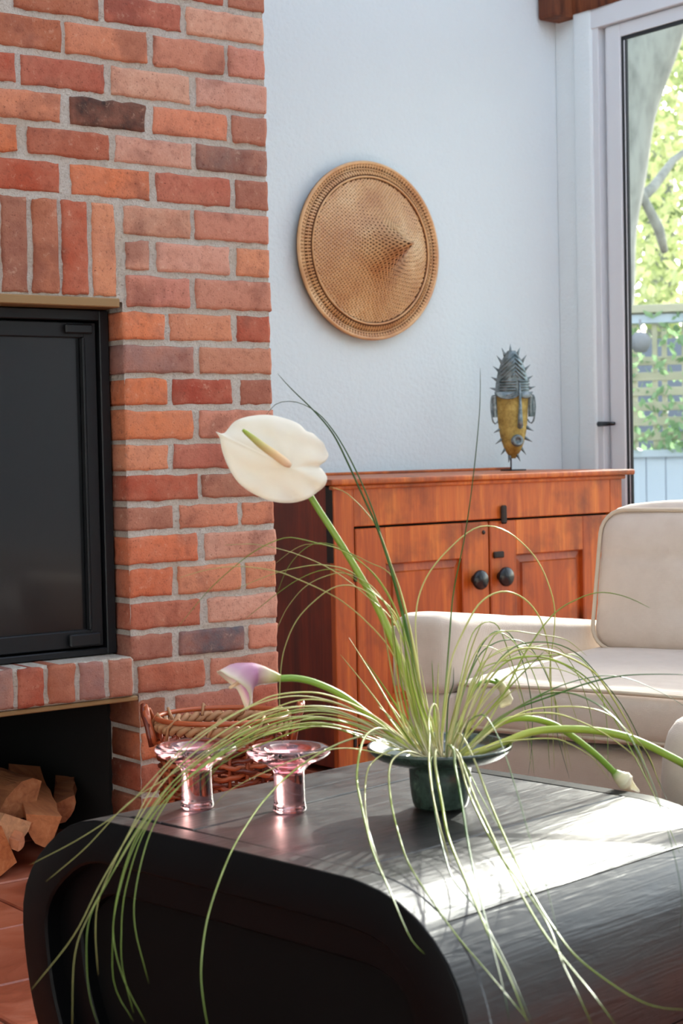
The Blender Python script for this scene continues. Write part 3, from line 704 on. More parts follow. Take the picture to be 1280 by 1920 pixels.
def ml_(v): return c_+u_*v.x+w_*v.y+d_*v.z
q.lathe([(.0005, .0), (.007, .001), (.009, .006), (.016, .008), (.019, -.004), (.016, -.02), (.006, -.03)], 20, ml_); q.build('mouth', mPatina, ms)
for s_ in (-1, 1):
    q = MB()
    x = 966+s_*31+(0 if s_ < 0 else 2); pts = [mloc(x-s_*4, 746, .004), mloc(x+s_*6, 745, .008), mloc(x+s_*9, 760, .010), mloc(x+s_*8, 780, .010), mloc(x+s_*5, 794, .008), mloc(x, 797, .006), mloc(x-s_*5, 790, .004)]
    q.tube(spline(pts, 14), .0024, 6)
    q.grid(lambda u, v: mloc(x+s_*(-4+u*11), 747+v*38, .006+.006*math.sin(u*math.pi)), 4, 4)
    q.build('ear', mPatina, ms)
sp = [(964, 662, 0, -13), (953, 668, -5, -12), (977, 668, 5, -12), (946, 681, -8, -11), (986, 681, 8, -11), (941, 698, -10, -8), (991, 697, 10, -9), (937, 715, -10, -5), (995, 715, 10, -6), (935, 733, -11, -3), (999, 732, 11, -3), (941, 808, -11, 6), (994, 806, 11, 6), (944, 827, -11, 8), (990, 825, 12, 7), (951, 845, -8, 10), (982, 844, 8, 12), (974, 857, 5, 11), (959, 860, -2, 10)]
for (x, y, dx, dy) in sp:
    q = MB(); a = mloc(x-dx*.35, y-dy*.35, .006); b_ = mloc(x+dx, y+dy, .006); q.tube([a, a+(b_-a)*.5, b_], [.0068, .0034, .0004], 6); q.build('spike', mPatina, ms)

# ------------------------------------------------------------------ sofa
P0 = at(735, 1160, 3.1); P0.z = 0
Rv = Vector((.317, -.948, 0)).normalized(); Av = Vector((.948, .317, 0)).normalized()
def sT(r, a, z): return P0+Rv*r+Av*a+Vector((0, 0, z))
sofa = tag(empty('sofa', sT(.7, .4, 0)), 'low cream upholstered sofa with loose cushions and a soft padded arm', 'sofa')
def cush(nm, r0, r1, a0, a1, z0, z1, rad=.03, puff=.01, lean=None, mt=mFabric, pipe=None, seed=0, wob=.004, n=3, btn=None, slope=0):
    bm = bmesh.new(); bmesh.ops.create_cube(bm, size=1); bmesh.ops.subdivide_edges(bm, edges=list(bm.edges), cuts=23, use_grid_fill=True)
    q = MB(); hx, hy, hz = (r1-r0)/2, (a1-a0)/2, (z1-z0)/2; vs = []
    for v in bm.verts:
        p = Vector((v.co.x*2*hx, v.co.y*2*hy, v.co.z*2*hz))
        c = Vector((max(-hx+rad, min(hx-rad, p.x)), max(-hy+rad, min(hy-rad, p.y)), max(-hz+rad, min(hz-rad, p.z)))); d = p-c
        if d.length > 1e-6: p = c+d.normalized()*min(rad, d.length) if d.length > rad else c+d*1.0
        ux, uy, uz = abs(p.x/hx), abs(p.y/hy), abs(p.z/hz)
        if uz > .8: p.z += math.copysign(puff*(1-ux**2.5)*(1-uy**2.5), p.z)
        if uy > .8: p.y += math.copysign(puff*(1-ux**2.5)*(1-uz**2.5), p.y)
        p += Vector((noise.noise(p*8+Vector((seed, 0, 0))), noise.noise(p*8+Vector((0, seed, 5))), noise.noise(p*7+Vector((3, 0, seed)))))*wob
        if btn:
            for (bx, bz) in btn:
                dd = math.hypot(p.x-bx, p.z-bz)
                if p.y < 0: p.y += .020*math.exp(-(dd/.022)**2)+.008*math.exp(-(dd/.07)**2)
            if p.y < 0:
                for (bx, bz) in btn: p.y += .0045*math.exp(-((p.z-bz)/.005)**2)/2
        w = Vector(((r0+r1)/2+p.x, (a0+a1)/2+p.y, (z0+z1)/2+p.z))
        if lean: w.y += (w.z-z0)*lean
        if slope: w.z -= slope*max(0, w.y-a0)*(w.z-z0)/(z1-z0)
        vs.append(sT(w.x, w.y, w.z))
    bm.verts.index_update(); q.add(vs, [[v.index for v in f.verts] for f in bm.faces], True); bm.free()
    o = q.build(nm, mt, sofa)
    return o
def pipe(pts, r=.0042, par=None, closed=True, nm='piping'):
    q = MB(); q.tube(pts, r, 8, closed=closed); return q.build(nm, mPiping, par or sofa)
AL = .80
cush('base', .02, 1.5, .03, AL, .05, .325, .012, .004, seed=2, wob=.002)
cush('front_panel', .02, .118, .012, .06, .05, .405, .010, .004, seed=3, wob=.001)
cush('arm', -.002, .112, -.004, AL-.02, .405, .556, .026, .004, seed=5, wob=.005, slope=.115)
cush('arm', 1.41, 1.53, -.004, AL-.02, .405, .556, .026, .004, seed=6, wob=.005, slope=.115); cush('front_panel', 1.41, 1.5, .012, .06, .05, .405, .010, .004, seed=3, wob=.001)
cush('arm_panel', .022, .108, .06, AL-.03, .325, .40, .01, .002, seed=9, wob=.001)
cush('seat_cushion', .116, .76, .015, .66, .342, .436, .024, .012, seed=11, wob=.003)
cush('seat_cushion', .765, 1.405, .015, .66, .342, .436, .024, .012, seed=12, wob=.003)
bt = [(.0+dx, dz) for dx in (-.155, .0, .155) for dz in (-.055, .055)]
def rrect(r0, r1, z0, z1, a, rad, lean=0, zb=0, n=6):
    pts = []
    for cx, cz, s0 in ((r1-rad, z1-rad, 0), (r0+rad, z1-rad, 90), (r0+rad, z0+rad, 180), (r1-rad, z0+rad, 270)):
        for i in range(n+1):
            t = math.radians(s0+90*i/n); x, z = cx+rad*math.cos(t), cz+rad*math.sin(t); pts.append(sT(x, a+(z-zb)*lean, z))
    out = []
    for i in range(len(pts)):
        p, q_ = pts[i], pts[(i+1) % len(pts)]; k = max(1, int((q_-p).length/.04))
        out += [p+(q_-p)*j/k for j in range(k)]
    return out
LE = .22
for r0, r1, sd in ((.125, .765, 21), (.77, 1.41, 22)):
    cush('back_cushion', r0, r1, .535, .655, .428, .722, .05, .018, lean=LE, seed=sd, wob=.003, btn=[(dx, dz) for dx in (-.085, .115) for dz in (-.055, .05)])
    pipe(rrect(r0+.006, r1-.006, .434, .718, .548, .05, LE, .428))
    for dx in (-.085, .115):
        for dz in (-.055, .05):
            q = MB(); z = .575+dz; c = sT((r0+r1)/2+dx, .555+(z-.428)*LE, z); q.tube([c, c-Av*.006], [.009, .006], 10); q.build('button', mPiping, sofa)
for r0, r1 in ((.116, .76), (.765, 1.405)):
    for zz in (.428, .352):
        pts = []
        for i in range(25):
            t = i/24; pts.append(sT(r0+.012+(r1-r0-.024)*t, .016-.006*math.sin(math.pi*t), zz+.006*math.sin(math.pi*t)*(1 if zz > .4 else 0)))
        pipe(pts, .0038, closed=False)
pipe([sT(.005, -.002, z) for z in (.42, .46, .5, .53)], .003, closed=False)
for r in (.1, .7, 1.4):
    for a in (.08, .72):
        q = MB(); c = sT(r, a, 0); q.tube([c, c+Vector((0, 0, .052))], [.014, .02], 12); q.build('leg', mIron, sofa)
# ottoman / bolster cut by the right edge
oc = at(1372, 1400, 2.42); 
def oT(r, a, z): return Vector((oc.x, oc.y, 0))+Rv*r+Av*a+Vector((0, 0, z))
ot = tag(empty('ottoman', (oc.x, oc.y, 0)), 'rounded cream upholstered ottoman at the right edge before the sofa', 'ottoman')
q = MB()
def of(u, v):
    a = 2*math.pi*u; t = v*math.pi; hh = .10
    pr = [(.0, .03), (.085, .03), (.1, .05), (.107, .12), (.11, .2), (.112, .28), (.112, .34), (.109, .37), (.101, .395), (.088, .41), (.066, .421), (.035, .426), (.0, .427)]
    k = v*(len(pr)-1); i = min(len(pr)-2, int(k)); f = k-i; r = pr[i][0]*(1-f)+pr[i+1][0]*f; z = pr[i][1]*(1-f)+pr[i+1][1]*f
    sc = 1.0; ca, sa = math.cos(a), math.sin(a); e = 2/2.6
    return oT(math.copysign(abs(ca)**e, ca)*r*.85, math.copysign(abs(sa)**e, sa)*r*.85, z*1.11)
q.grid(of, 48, 40); q.build('cushion', mFabric, ot, weld=True)
for sx in (-1, 1):
    for sy in (-1, 1):
        q = MB(); c = oT(sx*.05, sy*.05, 0); q.tube([c, c+Vector((0, 0, .04))], [.01, .013], 10); q.build('foot', mIron, ot)

# ------------------------------------------------------------------ coffee table
ZT = .39; TA = math.radians(98.0)
TO = onZ(665, 1628, ZT); TD = Vector((math.cos(TA), math.sin(TA), 0)); TN = Vector((TD.y, -TD.x, 0))
def tT(d, z, n): return Vector((TO.x, TO.y, 0))+TD*d+TN*n+Vector((0, 0, z))
tb_ = tag(empty('coffee_table', tT(.2, 0, .25), TA-math.pi/2), 'black painted wooden coffee table with rounded waterfall sides and plank top', 'table')
top = [(0, .390), (.29, .390), (.365, .390), (.41, .389)]
PR = [(.41, .389), (.447, .386), (.483, .376), (.515, .360), (.557, .328), (.583, .298), (.598, .268), (.604, .235), (.601, .19), (.592, .14), (.575, .09), (.545, .03), (.52, 0), (.30, 0), (0, 0), (-.14, 0), (-.165, .03), (-.186, .09), (-.197, .16), (-.199, .21), (-.194, .255), (-.182, .293), (-.166, .322), (-.134, .355), (-.096, .376), (-.063, .385), (-.031, .389), (0, .390), (.2, .3905)]
ring = spline(PR+[PR[0]], 150)[:-1]
ring = [(float(p[0]), max(0, float(p[1]))) for p in ring]
NT0, NT1 = -.035, .535
def band(i0, i1, th, n0, n1, nm, matr=mBlackPaint, gap=.0009, parent=None):
    """stave between ring indices with thickness th inward"""
    cx, cz = .2, .19; n = len(ring); idx = [k % n for k in range(i0, i1+1)]
    out = []; inn = []
    for k in idx:
        a = Vector((*ring[(k-1) % n], 0)); c = Vector((*ring[(k+1) % n], 0)); t = (c-a).normalized(); nr = Vector((t.y, -t.x, 0))
        p = Vector((*ring[k], 0)); 
        if (Vector((cx, cz, 0))-p).dot(nr) < 0: nr = -nr
        out.append(p); inn.append(p+nr*th)
    # shrink ends for a visible joint
    for L_ in (out, inn):
        d0 = (L_[1]-L_[0]).normalized()*gap; L_[0] = L_[0]+d0; d1 = (L_[-2]-L_[-1]).normalized()*gap; L_[-1] = L_[-1]+d1
    m_ = len(out); ns = [n0, n0+.003, n1-.003, n1]; q = MB(); vs = []
    for k, nn in enumerate(ns):
        inset = .0022 if k in (0, 3) else 0
        for p, r in zip(out, inn): 
            dv = (r-p).normalized()*inset; vs.append(tT(p.x+dv.x, p.y+dv.y, nn))
        for r in inn: vs.append(tT(r.x, r.y, nn))
    K = 2*m_; fs = []; sm = []
    def per(k): return [k*K+j for j in range(m_)]+[k*K+m_+j for j in range(m_-1, -1, -1)]
    for k in range(3):
        a, b2 = per(k), per(k+1); L2 = len(a)
        for j in range(L2): fs.append((a[j], a[(j+1) % L2], b2[(j+1) % L2], b2[j]))
    for j in range(m_-1): fs.append((j, j+1, m_+j+1, m_+j)); fs.append((3*K+j, 3*K+j+1, 3*K+m_+j+1, 3*K+m_+j))
    q.add(vs, fs, False); o = q.build(nm, matr, tb_)
    for p in o.data.polygons: p.use_smooth = True
    mod = o.modifiers.new('es', 'EDGE_SPLIT'); mod.split_angle = math.radians(32); return o
# locate ring indices by position
def ri(d, z): return min(range(len(ring)), key=lambda k: (ring[k][0]-d)**2+(ring[k][1]-z)**2)
iL = ri(.41, .389); i0 = ri(0, .390); n_r = len(ring)
cuts = [iL, ri(.583, .298), ri(.601, .19), ri(.55, .04), ri(.2, 0), ri(-.165, .03), ri(-.197, .18), ri(-.140, .350), i0]
for a, c_ in zip(cuts, cuts[1:]):
    band(a, c_, .030, .0005, NT1-.029, 'curved_stave')
# top boards: breadboard strips and planks (joints at d values)
def plank(poly, z0, z1, nm='plank', r=.0):
    q = MB(); cen = (sum(p[0] for p in poly)/len(poly), sum(p[1] for p in poly)/len(poly))
    ins_ = [(p[0]+(cen[0]-p[0])*0+math.copysign(.0024, cen[0]-p[0]), p[1]+math.copysign(.0020, cen[1]-p[1])) for p in poly]
    ins2 = [(p[0]+math.copysign(.0013, cen[0]-p[0]), p[1]+math.copysign(.0010, cen[1]-p[1])) for p in poly]
    vs = [tT(p[0], z0, p[1]) for p in ins2]+[tT(p[0], z1-.0014, p[1]) for p in ins2]+[tT(p[0], z1, p[1]) for p in ins_]; n = len(poly)
    q.add(vs, [tuple(range(n))]+[(i, (i+1) % n, n+(i+1) % n, n+i) for i in range(n)]+[(n+i, n+(i+1) % n, 2*n+(i+1) % n, 2*n+i) for i in range(n)]+[tuple(2*n+i for i in range(n))])
    return q.build(nm, mBlackPaint, tb_)
zt = .3902
ds = [0.0005, .285, .352, .4095]
plank([(0.0005, .0), (.285, .0042), (.30, NT1-.03), (0.0005, NT1-.03)], .358, zt-.0004)
plank([(.285, .0042), (.352, .0053), (.365, NT1-.03), (.30, NT1-.03)], .358, zt+.0006)
plank([(.352, .0053), (.4095, .006), (.4095, NT1-.03), (.365, NT1-.03)], .358, zt)
# end frames: a thick rounded hoop, a stepped inner hoop and a sunk panel
def inring(off):
    cx, cz = .2, .19; R_ = []
    for k in range(0, len(ring), 2):
        a = Vector(ring[(k-2) % n_r]); c = Vector(ring[(k+2) % n_r]); t = (c-a).normalized(); nr = Vector((t.y, -t.x)); p = Vector(ring[k])
        if (Vector((cx, cz))-p).dot(nr) < 0: nr = -nr
        R_.append(p+nr*off)
    return R_
def hoop(nm, steps, matr):
    # steps: (inset, n) pairs swept round the outline
    q = MB(); K = len(inring(0)); vs = []
    for off, nn in steps: vs += [tT(p.x, p.y if off < .001 else max(p.y, .004), nn) for p in inring(off)]
    fs = [(a*K+j, a*K+(j+1) % K, (a+1)*K+(j+1) % K, (a+1)*K+j) for a in range(len(steps)-1) for j in range(K)]
    q.add(vs, fs, True); o = q.build(nm, matr, tb_); m_ = o.modifiers.new('es', 'EDGE_SPLIT'); m_.split_angle = math.radians(40); return o
hoop('hoop_rim', [(.03, .0003), (.0, .0003), (.0, NT0+.004), (.03, NT0+.004)], mBlackPaint)
hoop('end_frame', [(.03, NT0+.0036), (.0, NT0+.0036), (.0, NT0+.002), (.0006, NT0+.0008), (.002, NT0), (.052, NT0), (.055, NT0+.003), (.055, NT0+.03)], mBlackEnd)
hoop('inner_frame', [(.055, NT0+.024), (.098, NT0+.024), (.101, NT0+.027), (.101, NT0+.05)], mBlackEnd)
hoop('end_frame', [(.03, NT1-.029), (.0, NT1-.029), (.0, NT1-.004), (.004, NT1), (.052, NT1), (.055, NT1-.03)], mBlackEnd)
for nn in (NT0+.042, NT1-.025):
    q = MB(); pp = inring(.09); K = len(pp); q.add([tT(p.x, p.y, nn) for p in pp], [tuple(range(K))]); q.build('end_panel', mBlackInner, tb_, fixn=False)

# BVH of the table for laying leaves over it
tv = []; tf = []
def addb(poly_pts):
    pass
K = len(ring)
for nn in (NT0-.002, NT1+.002): tv += [tT(p[0], p[1], nn) for p in ring]
tf = [(j, (j+1) % K, K+(j+1) % K, K+j) for j in range(K)]+[tuple(range(K)), tuple(range(K, 2*K))]
bvh = BVHTree.FromPolygons(tv, tf)

# ------------------------------------------------------------------ glass candle holders
def holder(px, py, label, rot):
    c = onZ(px, py, ZT+.0012)
    e = tag(empty('candle_holder', c), label, 'candle holder', 'pink glass candle holders')
    q = MB(); pr = [(.0004, 0), (.0195, 0), (.0215, .0015), (.0218, .005), (.0205, .012), (.0198, .045), (.0212, .053), (.030, .062), (.044, .068), (.0525, .0735), (.0545, .078), (.052, .082), (.046, .0835), (.036, .0815), (.026, .0745), (.0175, .066), (.0135, .058), (.0125, .050), (.0004, .049)]
    P_ = spline([(r, z) for r, z in pr], 60); q.lathe([(max(.0003, float(a)), float(b_)) for a, b_ in P_], 56, lambda v: c+v)
    q.build('glass_body', mPink, e, weld=True); return e
holder(370, 1514, 'pink glass candle holder with wide flared lip, nearest the basket', 0)
holder(543, 1520, 'pink glass candle holder with wide flared lip, between its twin and the green vase', 0)

# ------------------------------------------------------------------ vase
VC = onZ(826, 1512, ZT+.001)
va = tag(empty('vase', VC), 'dark green glazed ceramic vase shaped like an upturned hat, on the table', 'vase')
def vT(v): return VC+v
q = MB(); prf = spline([(.0003, 0), (.030, 0), (.0345, .003), (.037, .010), (.0395, .030), (.041, .052), (.047, .0565), (.065, .060), (.082, .066), (.0925, .075), (.0945, .080), (.092, .0815), (.087, .077), (.076, .0705), (.055, .066), (.043, .064), (.040, .056), (.0003, .054)], 70)
q.lathe([(max(.0003, float(a)), float(b_)) for a, b_ in prf], 72, vT); q.build('body', mGreenGlaze, va, weld=True)
q = MB(); q.lathe([(.0003, .0625), (.0405, .0625)], 40, vT); q.build('water', mat('water', rgb(120, 130, 110), .05, Specular_IOR_Level=.6), va)
VD = (VC-CAM).dot(FW)
_vv = [VC+Vector((rr*math.cos(k*math.pi/18), rr*math.sin(k*math.pi/18), zz)) for rr, zz in ((.032, 0), (.042, .052), (.066, .0595), (.084, .066), (.0955, .078), (.0945, .083)) for k in range(36)]
vbvh = BVHTree.FromPolygons(_vv, [(i*36+k, i*36+(k+1) % 36, (i+1)*36+(k+1) % 36, (i+1)*36+k) for i in range(5) for k in range(36)])
VTOP = VC+Vector((0, 0, .063))

# ------------------------------------------------------------------ grass clump
gp = tag(empty('grass_plant', VTOP), 'spray of long arching green grass blades in the green vase', 'plant')
VZ = (VTOP-CAM).dot(FW)
def toworld(pts, z0, z1, wob=0):
    """pts from base to tip in picture units, distance running from z0 to z1; kept clear of the table"""
    S_ = spline(pts, max(14, len(pts)*5)); out = []; n = len(S_)
    for i, p in enumerate(S_):
        t = i/(n-1); z = z0+(z1-z0)*sstep(0, 1, t)*1.0
        d = ray(p[0], p[1]); hit = bvh.ray_cast(CAM, d.normalized())
        if hit[0] is not None:
            hz = (hit[0]-CAM).dot(FW)
            if t > .05: z = min(z, hz-.012)
        hv = vbvh.ray_cast(CAM, d.normalized())
        if hv[0] is not None and t > .03: z = min(z, (hv[0]-CAM).dot(FW)-.004)
        out.append([p[0], p[1], z])
    # smooth the distance so the blade has no kinks
    zs = [o[2] for o in out]
    if pts[-1][1] > 1500 and pts[-1][0] > 600:
        for i in range(n-2, 0, -1): zs[i] = min(zs[i], zs[i+1]+.012)
    for _ in range(4):
        zs = [zs[0]]+[min(zs[i], (zs[i-1]+zs[i]*2+zs[i+1])/4) if i > 2 else zs[i] for i in range(1, n-1)]+[zs[-1]]
    return [at(o[0], o[1], z) for o, z in zip(out, zs)]
def ribbon(pts, w, nm, matr, parent, twist=0.0, prof='blade', seed=0):
    n = len(pts); vs = []; al = []
    side0 = None
    for i, p in enumerate(pts):
        t = i/(n-1); a = pts[max(0, i-1)]; c = pts[min(n-1, i+1)]; tg = (c-a).normalized()
        view = (p-CAM).normalized(); s_ = tg.cross(view)
        s_ = s_.normalized() if s_.length > 1e-4 else Vector((1, 0, 0)); nn = s_.cross(tg).normalized()
        ang = twist*math.sin(t*3.3+seed); s_ = s_*math.cos(ang)+nn*math.sin(ang); nn = s_.cross(tg).normalized()
        ww = w*(min(1, .55+t*2.5))*(1-t)**.45*(1 if t < .999 else 0)+.00022
        vs += [p-s_*ww/2, p-nn*ww*.28, p+s_*ww/2, p+nn*ww*.06]; al += [t]*4
    fs = []
    for i in range(n-1):
        for k in range(4): fs.append((i*4+k, i*4+(k+1) % 4, (i+1)*4+(k+1) % 4, (i+1)*4+k))
    fs += [(0, 1, 2, 3), tuple((n-1)*4+k for k in range(4))]
    q = MB(); q.add(vs, fs, True); o = q.build(nm, matr, parent)
    at_ = o.data.attributes.new('along', 'FLOAT', 'POINT'); at_.data.foreach_set('value', al[:len(o.data.vertices)]); return o
PX = VD/3160
B = []  # (points base->tip, width px, z1, material)
def bl(tipfirst, w, z1, m=mGrass, z0=None): B.append((tipfirst[::-1], w, z1, m, z0))
D_, P_g, G_ = mGrassD, mGrassP, mGrass
bl([(520, 700), (545, 728), (590, 772), (625, 815), (655, 875), (680, 930), (705, 985), (727, 1050), (745, 1110), (765, 1190), (785, 1290), (802, 1405)], 9, 2.2, D_)
bl([(497, 780), (520, 756), (550, 753), (590, 770), (625, 808), (660, 868), (700, 960), (735, 1080), (770, 1230), (797, 1405)], 6, 2.25, D_)
bl([(618, 913), (650, 925), (690, 965), (712, 1000), (735, 1065), (755, 1125), (780, 1240), (803, 1405)], 8, 2.2, P_g)
bl([(420, 1022), (470, 1020), (500, 1024), (544, 1035), (596, 1055), (640, 1080), (690, 1120), (740, 1170), (775, 1270), (800, 1408)], 4, 2.2, P_g)
bl([(330, 1180), (390, 1108), (440, 1062), (485, 1029), (538, 1008), (587, 1017), (640, 1032), (700, 1075), (742, 1143), (775, 1250), (803, 1405)], 4, 2.15)
bl([(515, 1057), (558, 1026), (593, 1020), (640, 1030), (704, 1061), (735, 1080), (760, 1180), (785, 1300), (805, 1410)], 4, 2.25, P_g)
bl([(519, 1113), (538, 1067), (567, 1032), (600, 1018), (650, 1033), (710, 1090), (755, 1180), (790, 1320), (808, 1412)], 4, 2.2)
bl([(330, 1085), (390, 1068), (450, 1062), (517, 1071), (558, 1086), (611, 1110), (646, 1131), (690, 1169), (733, 1221), (770, 1310), (800, 1410)], 4, 2.1, P_g)
bl([(440, 1105), (515, 1075), (570, 1062), (605, 1059), (634, 1064), (663, 1075), (704, 1113), (748, 1165), (785, 1290), (807, 1408)], 5, 2.25, P_g)
bl([(460, 1160), (517, 1115), (558, 1087), (596, 1071), (630, 1068), (672, 1091), (735, 1150), (775, 1270), (805, 1408)], 4, 2.2)
bl([(519, 1179), (538, 1140), (573, 1099), (617, 1078), (646, 1075), (680, 1088), (716, 1122), (760, 1220), (797, 1408)], 4, 2.2, P_g)
bl([(530, 1395), (524, 1340), (526, 1259), (535, 1210), (558, 1160), (596, 1121), (625, 1102), (652, 1097), (687, 1110), (716, 1142), (765, 1260), (800, 1408)], 4, 2.1, P_g)
# low left sprays
bl([(55, 1622), (150, 1572), (234, 1514), (305, 1440), (357, 1390), (415, 1352), (487, 1315), (524, 1302), (600, 1300), (680, 1330), (745, 1375), (785, 1415)], 5, 1.9, P_g)
bl([(86, 1653), (160, 1590), (238, 1508), (310, 1460), (420, 1385), (500, 1335), (570, 1312), (640, 1322), (710, 1360), (785, 1418)], 4.5, 1.9, P_g)
bl([(55, 1860), (137, 1756), (187, 1659), (245, 1560), (312, 1460), (400, 1385), (480, 1340), (560, 1325), (640, 1335), (720, 1375), (785, 1420)], 5, 1.75, P_g)
bl([(279, 1844), (252, 1733), (258, 1647), (287, 1549), (340, 1470), (430, 1400), (520, 1355), (600, 1345), (690, 1365), (780, 1415)], 5, 1.75)
bl([(250, 1899), (230, 1819), (227, 1764), (234, 1674), (270, 1560), (330, 1480), (420, 1410), (510, 1370), (600, 1355), (700, 1380), (782, 1420)], 4, 1.75)
bl([(250, 1915), (215, 1850), (211, 1772), (219, 1682), (255, 1570), (320, 1480), (410, 1400), (500, 1345), (600, 1330), (700, 1365), (782, 1418)], 4, 1.75)
bl([(273, 1918), (234, 1842), (214, 1770), (216, 1705), (250, 1590), (310, 1500), (400, 1425), (500, 1378), (600, 1362), (700, 1385), (785, 1422)], 4, 1.72)
bl([(184, 1829), (179, 1752), (184, 1690), (211, 1624), (250, 1545), (300, 1455), (380, 1380), (470, 1325), (560, 1305), (650, 1325), (730, 1370), (785, 1412)], 4, 1.75, P_g)
bl([(184, 1920), (168, 1870), (162, 1791), (168, 1721), (203, 1651), (260, 1550), (320, 1470), (400, 1410), (520, 1345), (620, 1335), (710, 1370), (785, 1420)], 4, 1.7)
bl([(135, 1930), (140, 1791), (168, 1713), (215, 1630), (270, 1540), (340, 1450), (440, 1380), (540, 1345), (640, 1350), (720, 1380), (785, 1420)], 3.5, 1.7, P_g)
bl([(392, 1940), (380, 1870), (377, 1807), (391, 1713), (430, 1604), (470, 1535), (500, 1495), (545, 1450), (600, 1412), (660, 1385), (720, 1378), (785, 1418)], 6, 1.62)
bl([(400, 1512), (430, 1482), (500, 1446), (570, 1418), (640, 1403), (700, 1410), (770, 1425)], 4, 2.0, P_g)
for k in range(7):
    o = k*8.5; j = lambda s=6: random.uniform(-s, s)
    bl([(350+j(30), 1440+o+j()), (430+j(), 1382+o*.9+j()), (510, 1342+o*.85+j()), (600, 1322+o*.8+j()), (690, 1345+o*.7+j()), (745, 1382+o*.45+j(4)), (785+j(4), 1420)], random.uniform(3, 5), random.uniform(1.95, 2.15), random.choice([P_g, G_, P_g]))
# upright and right arcs
bl([(900, 690), (899, 766), (888, 884), (872, 1000), (850, 1110), (842, 1200), (834, 1300), (822, 1408)], 5, 2.2, D_)
bl([(1064, 1445), (1048, 1347), (1030, 1274), (1039, 1177), (1036, 1122), (1006, 1049), (951, 997), (902, 987), (860, 1012), (805, 1073), (780, 1146), (785, 1260), (808, 1405)], 5, 2.35, P_g)
bl([(1039, 1445), (1033, 1299), (1030, 1226), (1012, 1159), (981, 1122), (945, 1109), (902, 1128), (866, 1189), (841, 1260), (826, 1408)], 6, 2.35, P_g)
bl([(1219, 1140), (1170, 1118), (1122, 1111), (1079, 1125), (1036, 1153), (987, 1220), (939, 1311), (896, 1384), (862, 1418)], 6, 2.3)
bl([(1001, 1453), (995, 1392), (981, 1315), (958, 1238), (936, 1179), (915, 1165), (885, 1190), (862, 1280), (838, 1405)], 4, 2.4)
bl([(990, 1453), (997, 1392), (995, 1310), (976, 1229), (954, 1188), (930, 1183), (900, 1215), (868, 1300), (842, 1408)], 4, 2.4, D_)
bl([(1067, 1460), (1044, 1374), (1040, 1310), (1017, 1251), (990, 1211), (954, 1199), (904, 1222), (868, 1300), (845, 1405)], 4, 2.4, D_)
bl([(1100, 1230), (1062, 1200), (1026, 1192), (999, 1188), (954, 1183), (913, 1195), (881, 1245), (860, 1320), (845, 1410)], 5, 2.3, P_g)
bl([(1221, 1485), (1207, 1428), (1176, 1356), (1135, 1288), (1108, 1256), (1062, 1231), (1017, 1217), (960, 1222), (905, 1280), (870, 1360), (850, 1412)], 8, 2.3, P_g)
bl([(1217, 1473), (1189, 1401), (1153, 1337), (1108, 1279), (1062, 1247), (1008, 1231), (950, 1240), (900, 1300), (865, 1370), (850, 1415)], 6, 2.35)
bl([(1110, 1280), (1053, 1256), (1008, 1252), (963, 1260), (915, 1300), (880, 1355), (855, 1412)], 6, 2.25, P_g)
bl([(1330, 1275), (1280, 1265), (1176, 1266), (1108, 1279), (1044, 1301), (954, 1335), (900, 1375), (860, 1418)], 6, 2.2, D_)
bl([(1300, 1335), (1244, 1301), (1176, 1272), (1120, 1268), (1040, 1290), (950, 1340), (862, 1418)], 4, 2.3, D_)
bl([(1239, 1480), (1212, 1410), (1171, 1365), (1135, 1337), (1090, 1326), (1035, 1326), (981, 1335), (920, 1370), (870, 1415)], 6, 2.2, P_g)
bl([(1203, 1433), (1180, 1410), (1130, 1374), (1072, 1347), (1026, 1337), (960, 1345), (910, 1380), (868, 1418)], 7, 2.1, P_g)
bl([(1144, 1464), (1108, 1419), (1062, 1392), (1035, 1385), (981, 1387), (930, 1395), (872, 1420)], 5, 2.15, P_g)
bl([(1250, 1500), (1215, 1420), (1170, 1330), (1120, 1265), (1080, 1225), (1030, 1205), (960, 1215), (900, 1290), (850, 1410)], 4, 2.35, D_)
bl([(1274, 1600), (1240, 1520), (1190, 1420), (1140, 1330), (1090, 1270), (1040, 1240), (980, 1245), (905, 1320), (855, 1412)], 4, 2.25)
bl([(1274, 1746), (1277, 1672), (1252, 1560), (1215, 1450), (1165, 1360), (1100, 1310), (1030, 1300), (940, 1345), (865, 1415)], 4, 1.7, D_)
bl([(1060, 1830), (1027, 1672), (993, 1571), (968, 1482), (935, 1384), (905, 1340), (880, 1350), (860, 1412)], 3.5, 1.6, D_)
bl([(905, 1163), (885, 1212), (862, 1300), (842, 1405)], 8, 2.2, P_g); bl([(931, 1254), (912, 1285), (890, 1340), (858, 1412)], 9, 2.15, P_g); bl([(925, 1215), (900, 1260), (870, 1330), (848, 1408)], 7, 2.2, P_g)
bl([(850, 1251), (849, 1285), (840, 1315), (836, 1405)], 5, 2.12, D_)
for k in range(26):
    a = random.uniform(-.9, 1.0); L = random.uniform(90, 240); bx = 815+a*38+random.uniform(-8, 8)
    tx = bx+a*L*.8; ty = 1400-L*random.uniform(.55, .95)
    bl([(tx, ty), ((tx+bx)/2+a*12, (ty+1400)/2-12), (bx, 1414)], random.uniform(5, 9), VD+random.uniform(-.08, .12), random.choice([P_g, G_, P_g]))
for k in range(6):
    px_ = 1000+k*28+random.uniform(-10, 10); 
    bl([(px_+random.uniform(-10, 20), 1440+random.uniform(-30, 20)), (px_-15, 1330), (px_-50, 1230+k*3), (px_-100, 1200+random.uniform(-20, 30)), (905, 1250+random.uniform(-20, 30)), (870, 1330), (840+k*1.5, 1410)], random.uniform(2.5, 4), random.uniform(2.3, 2.5), random.choice([G_, D_, P_g]))
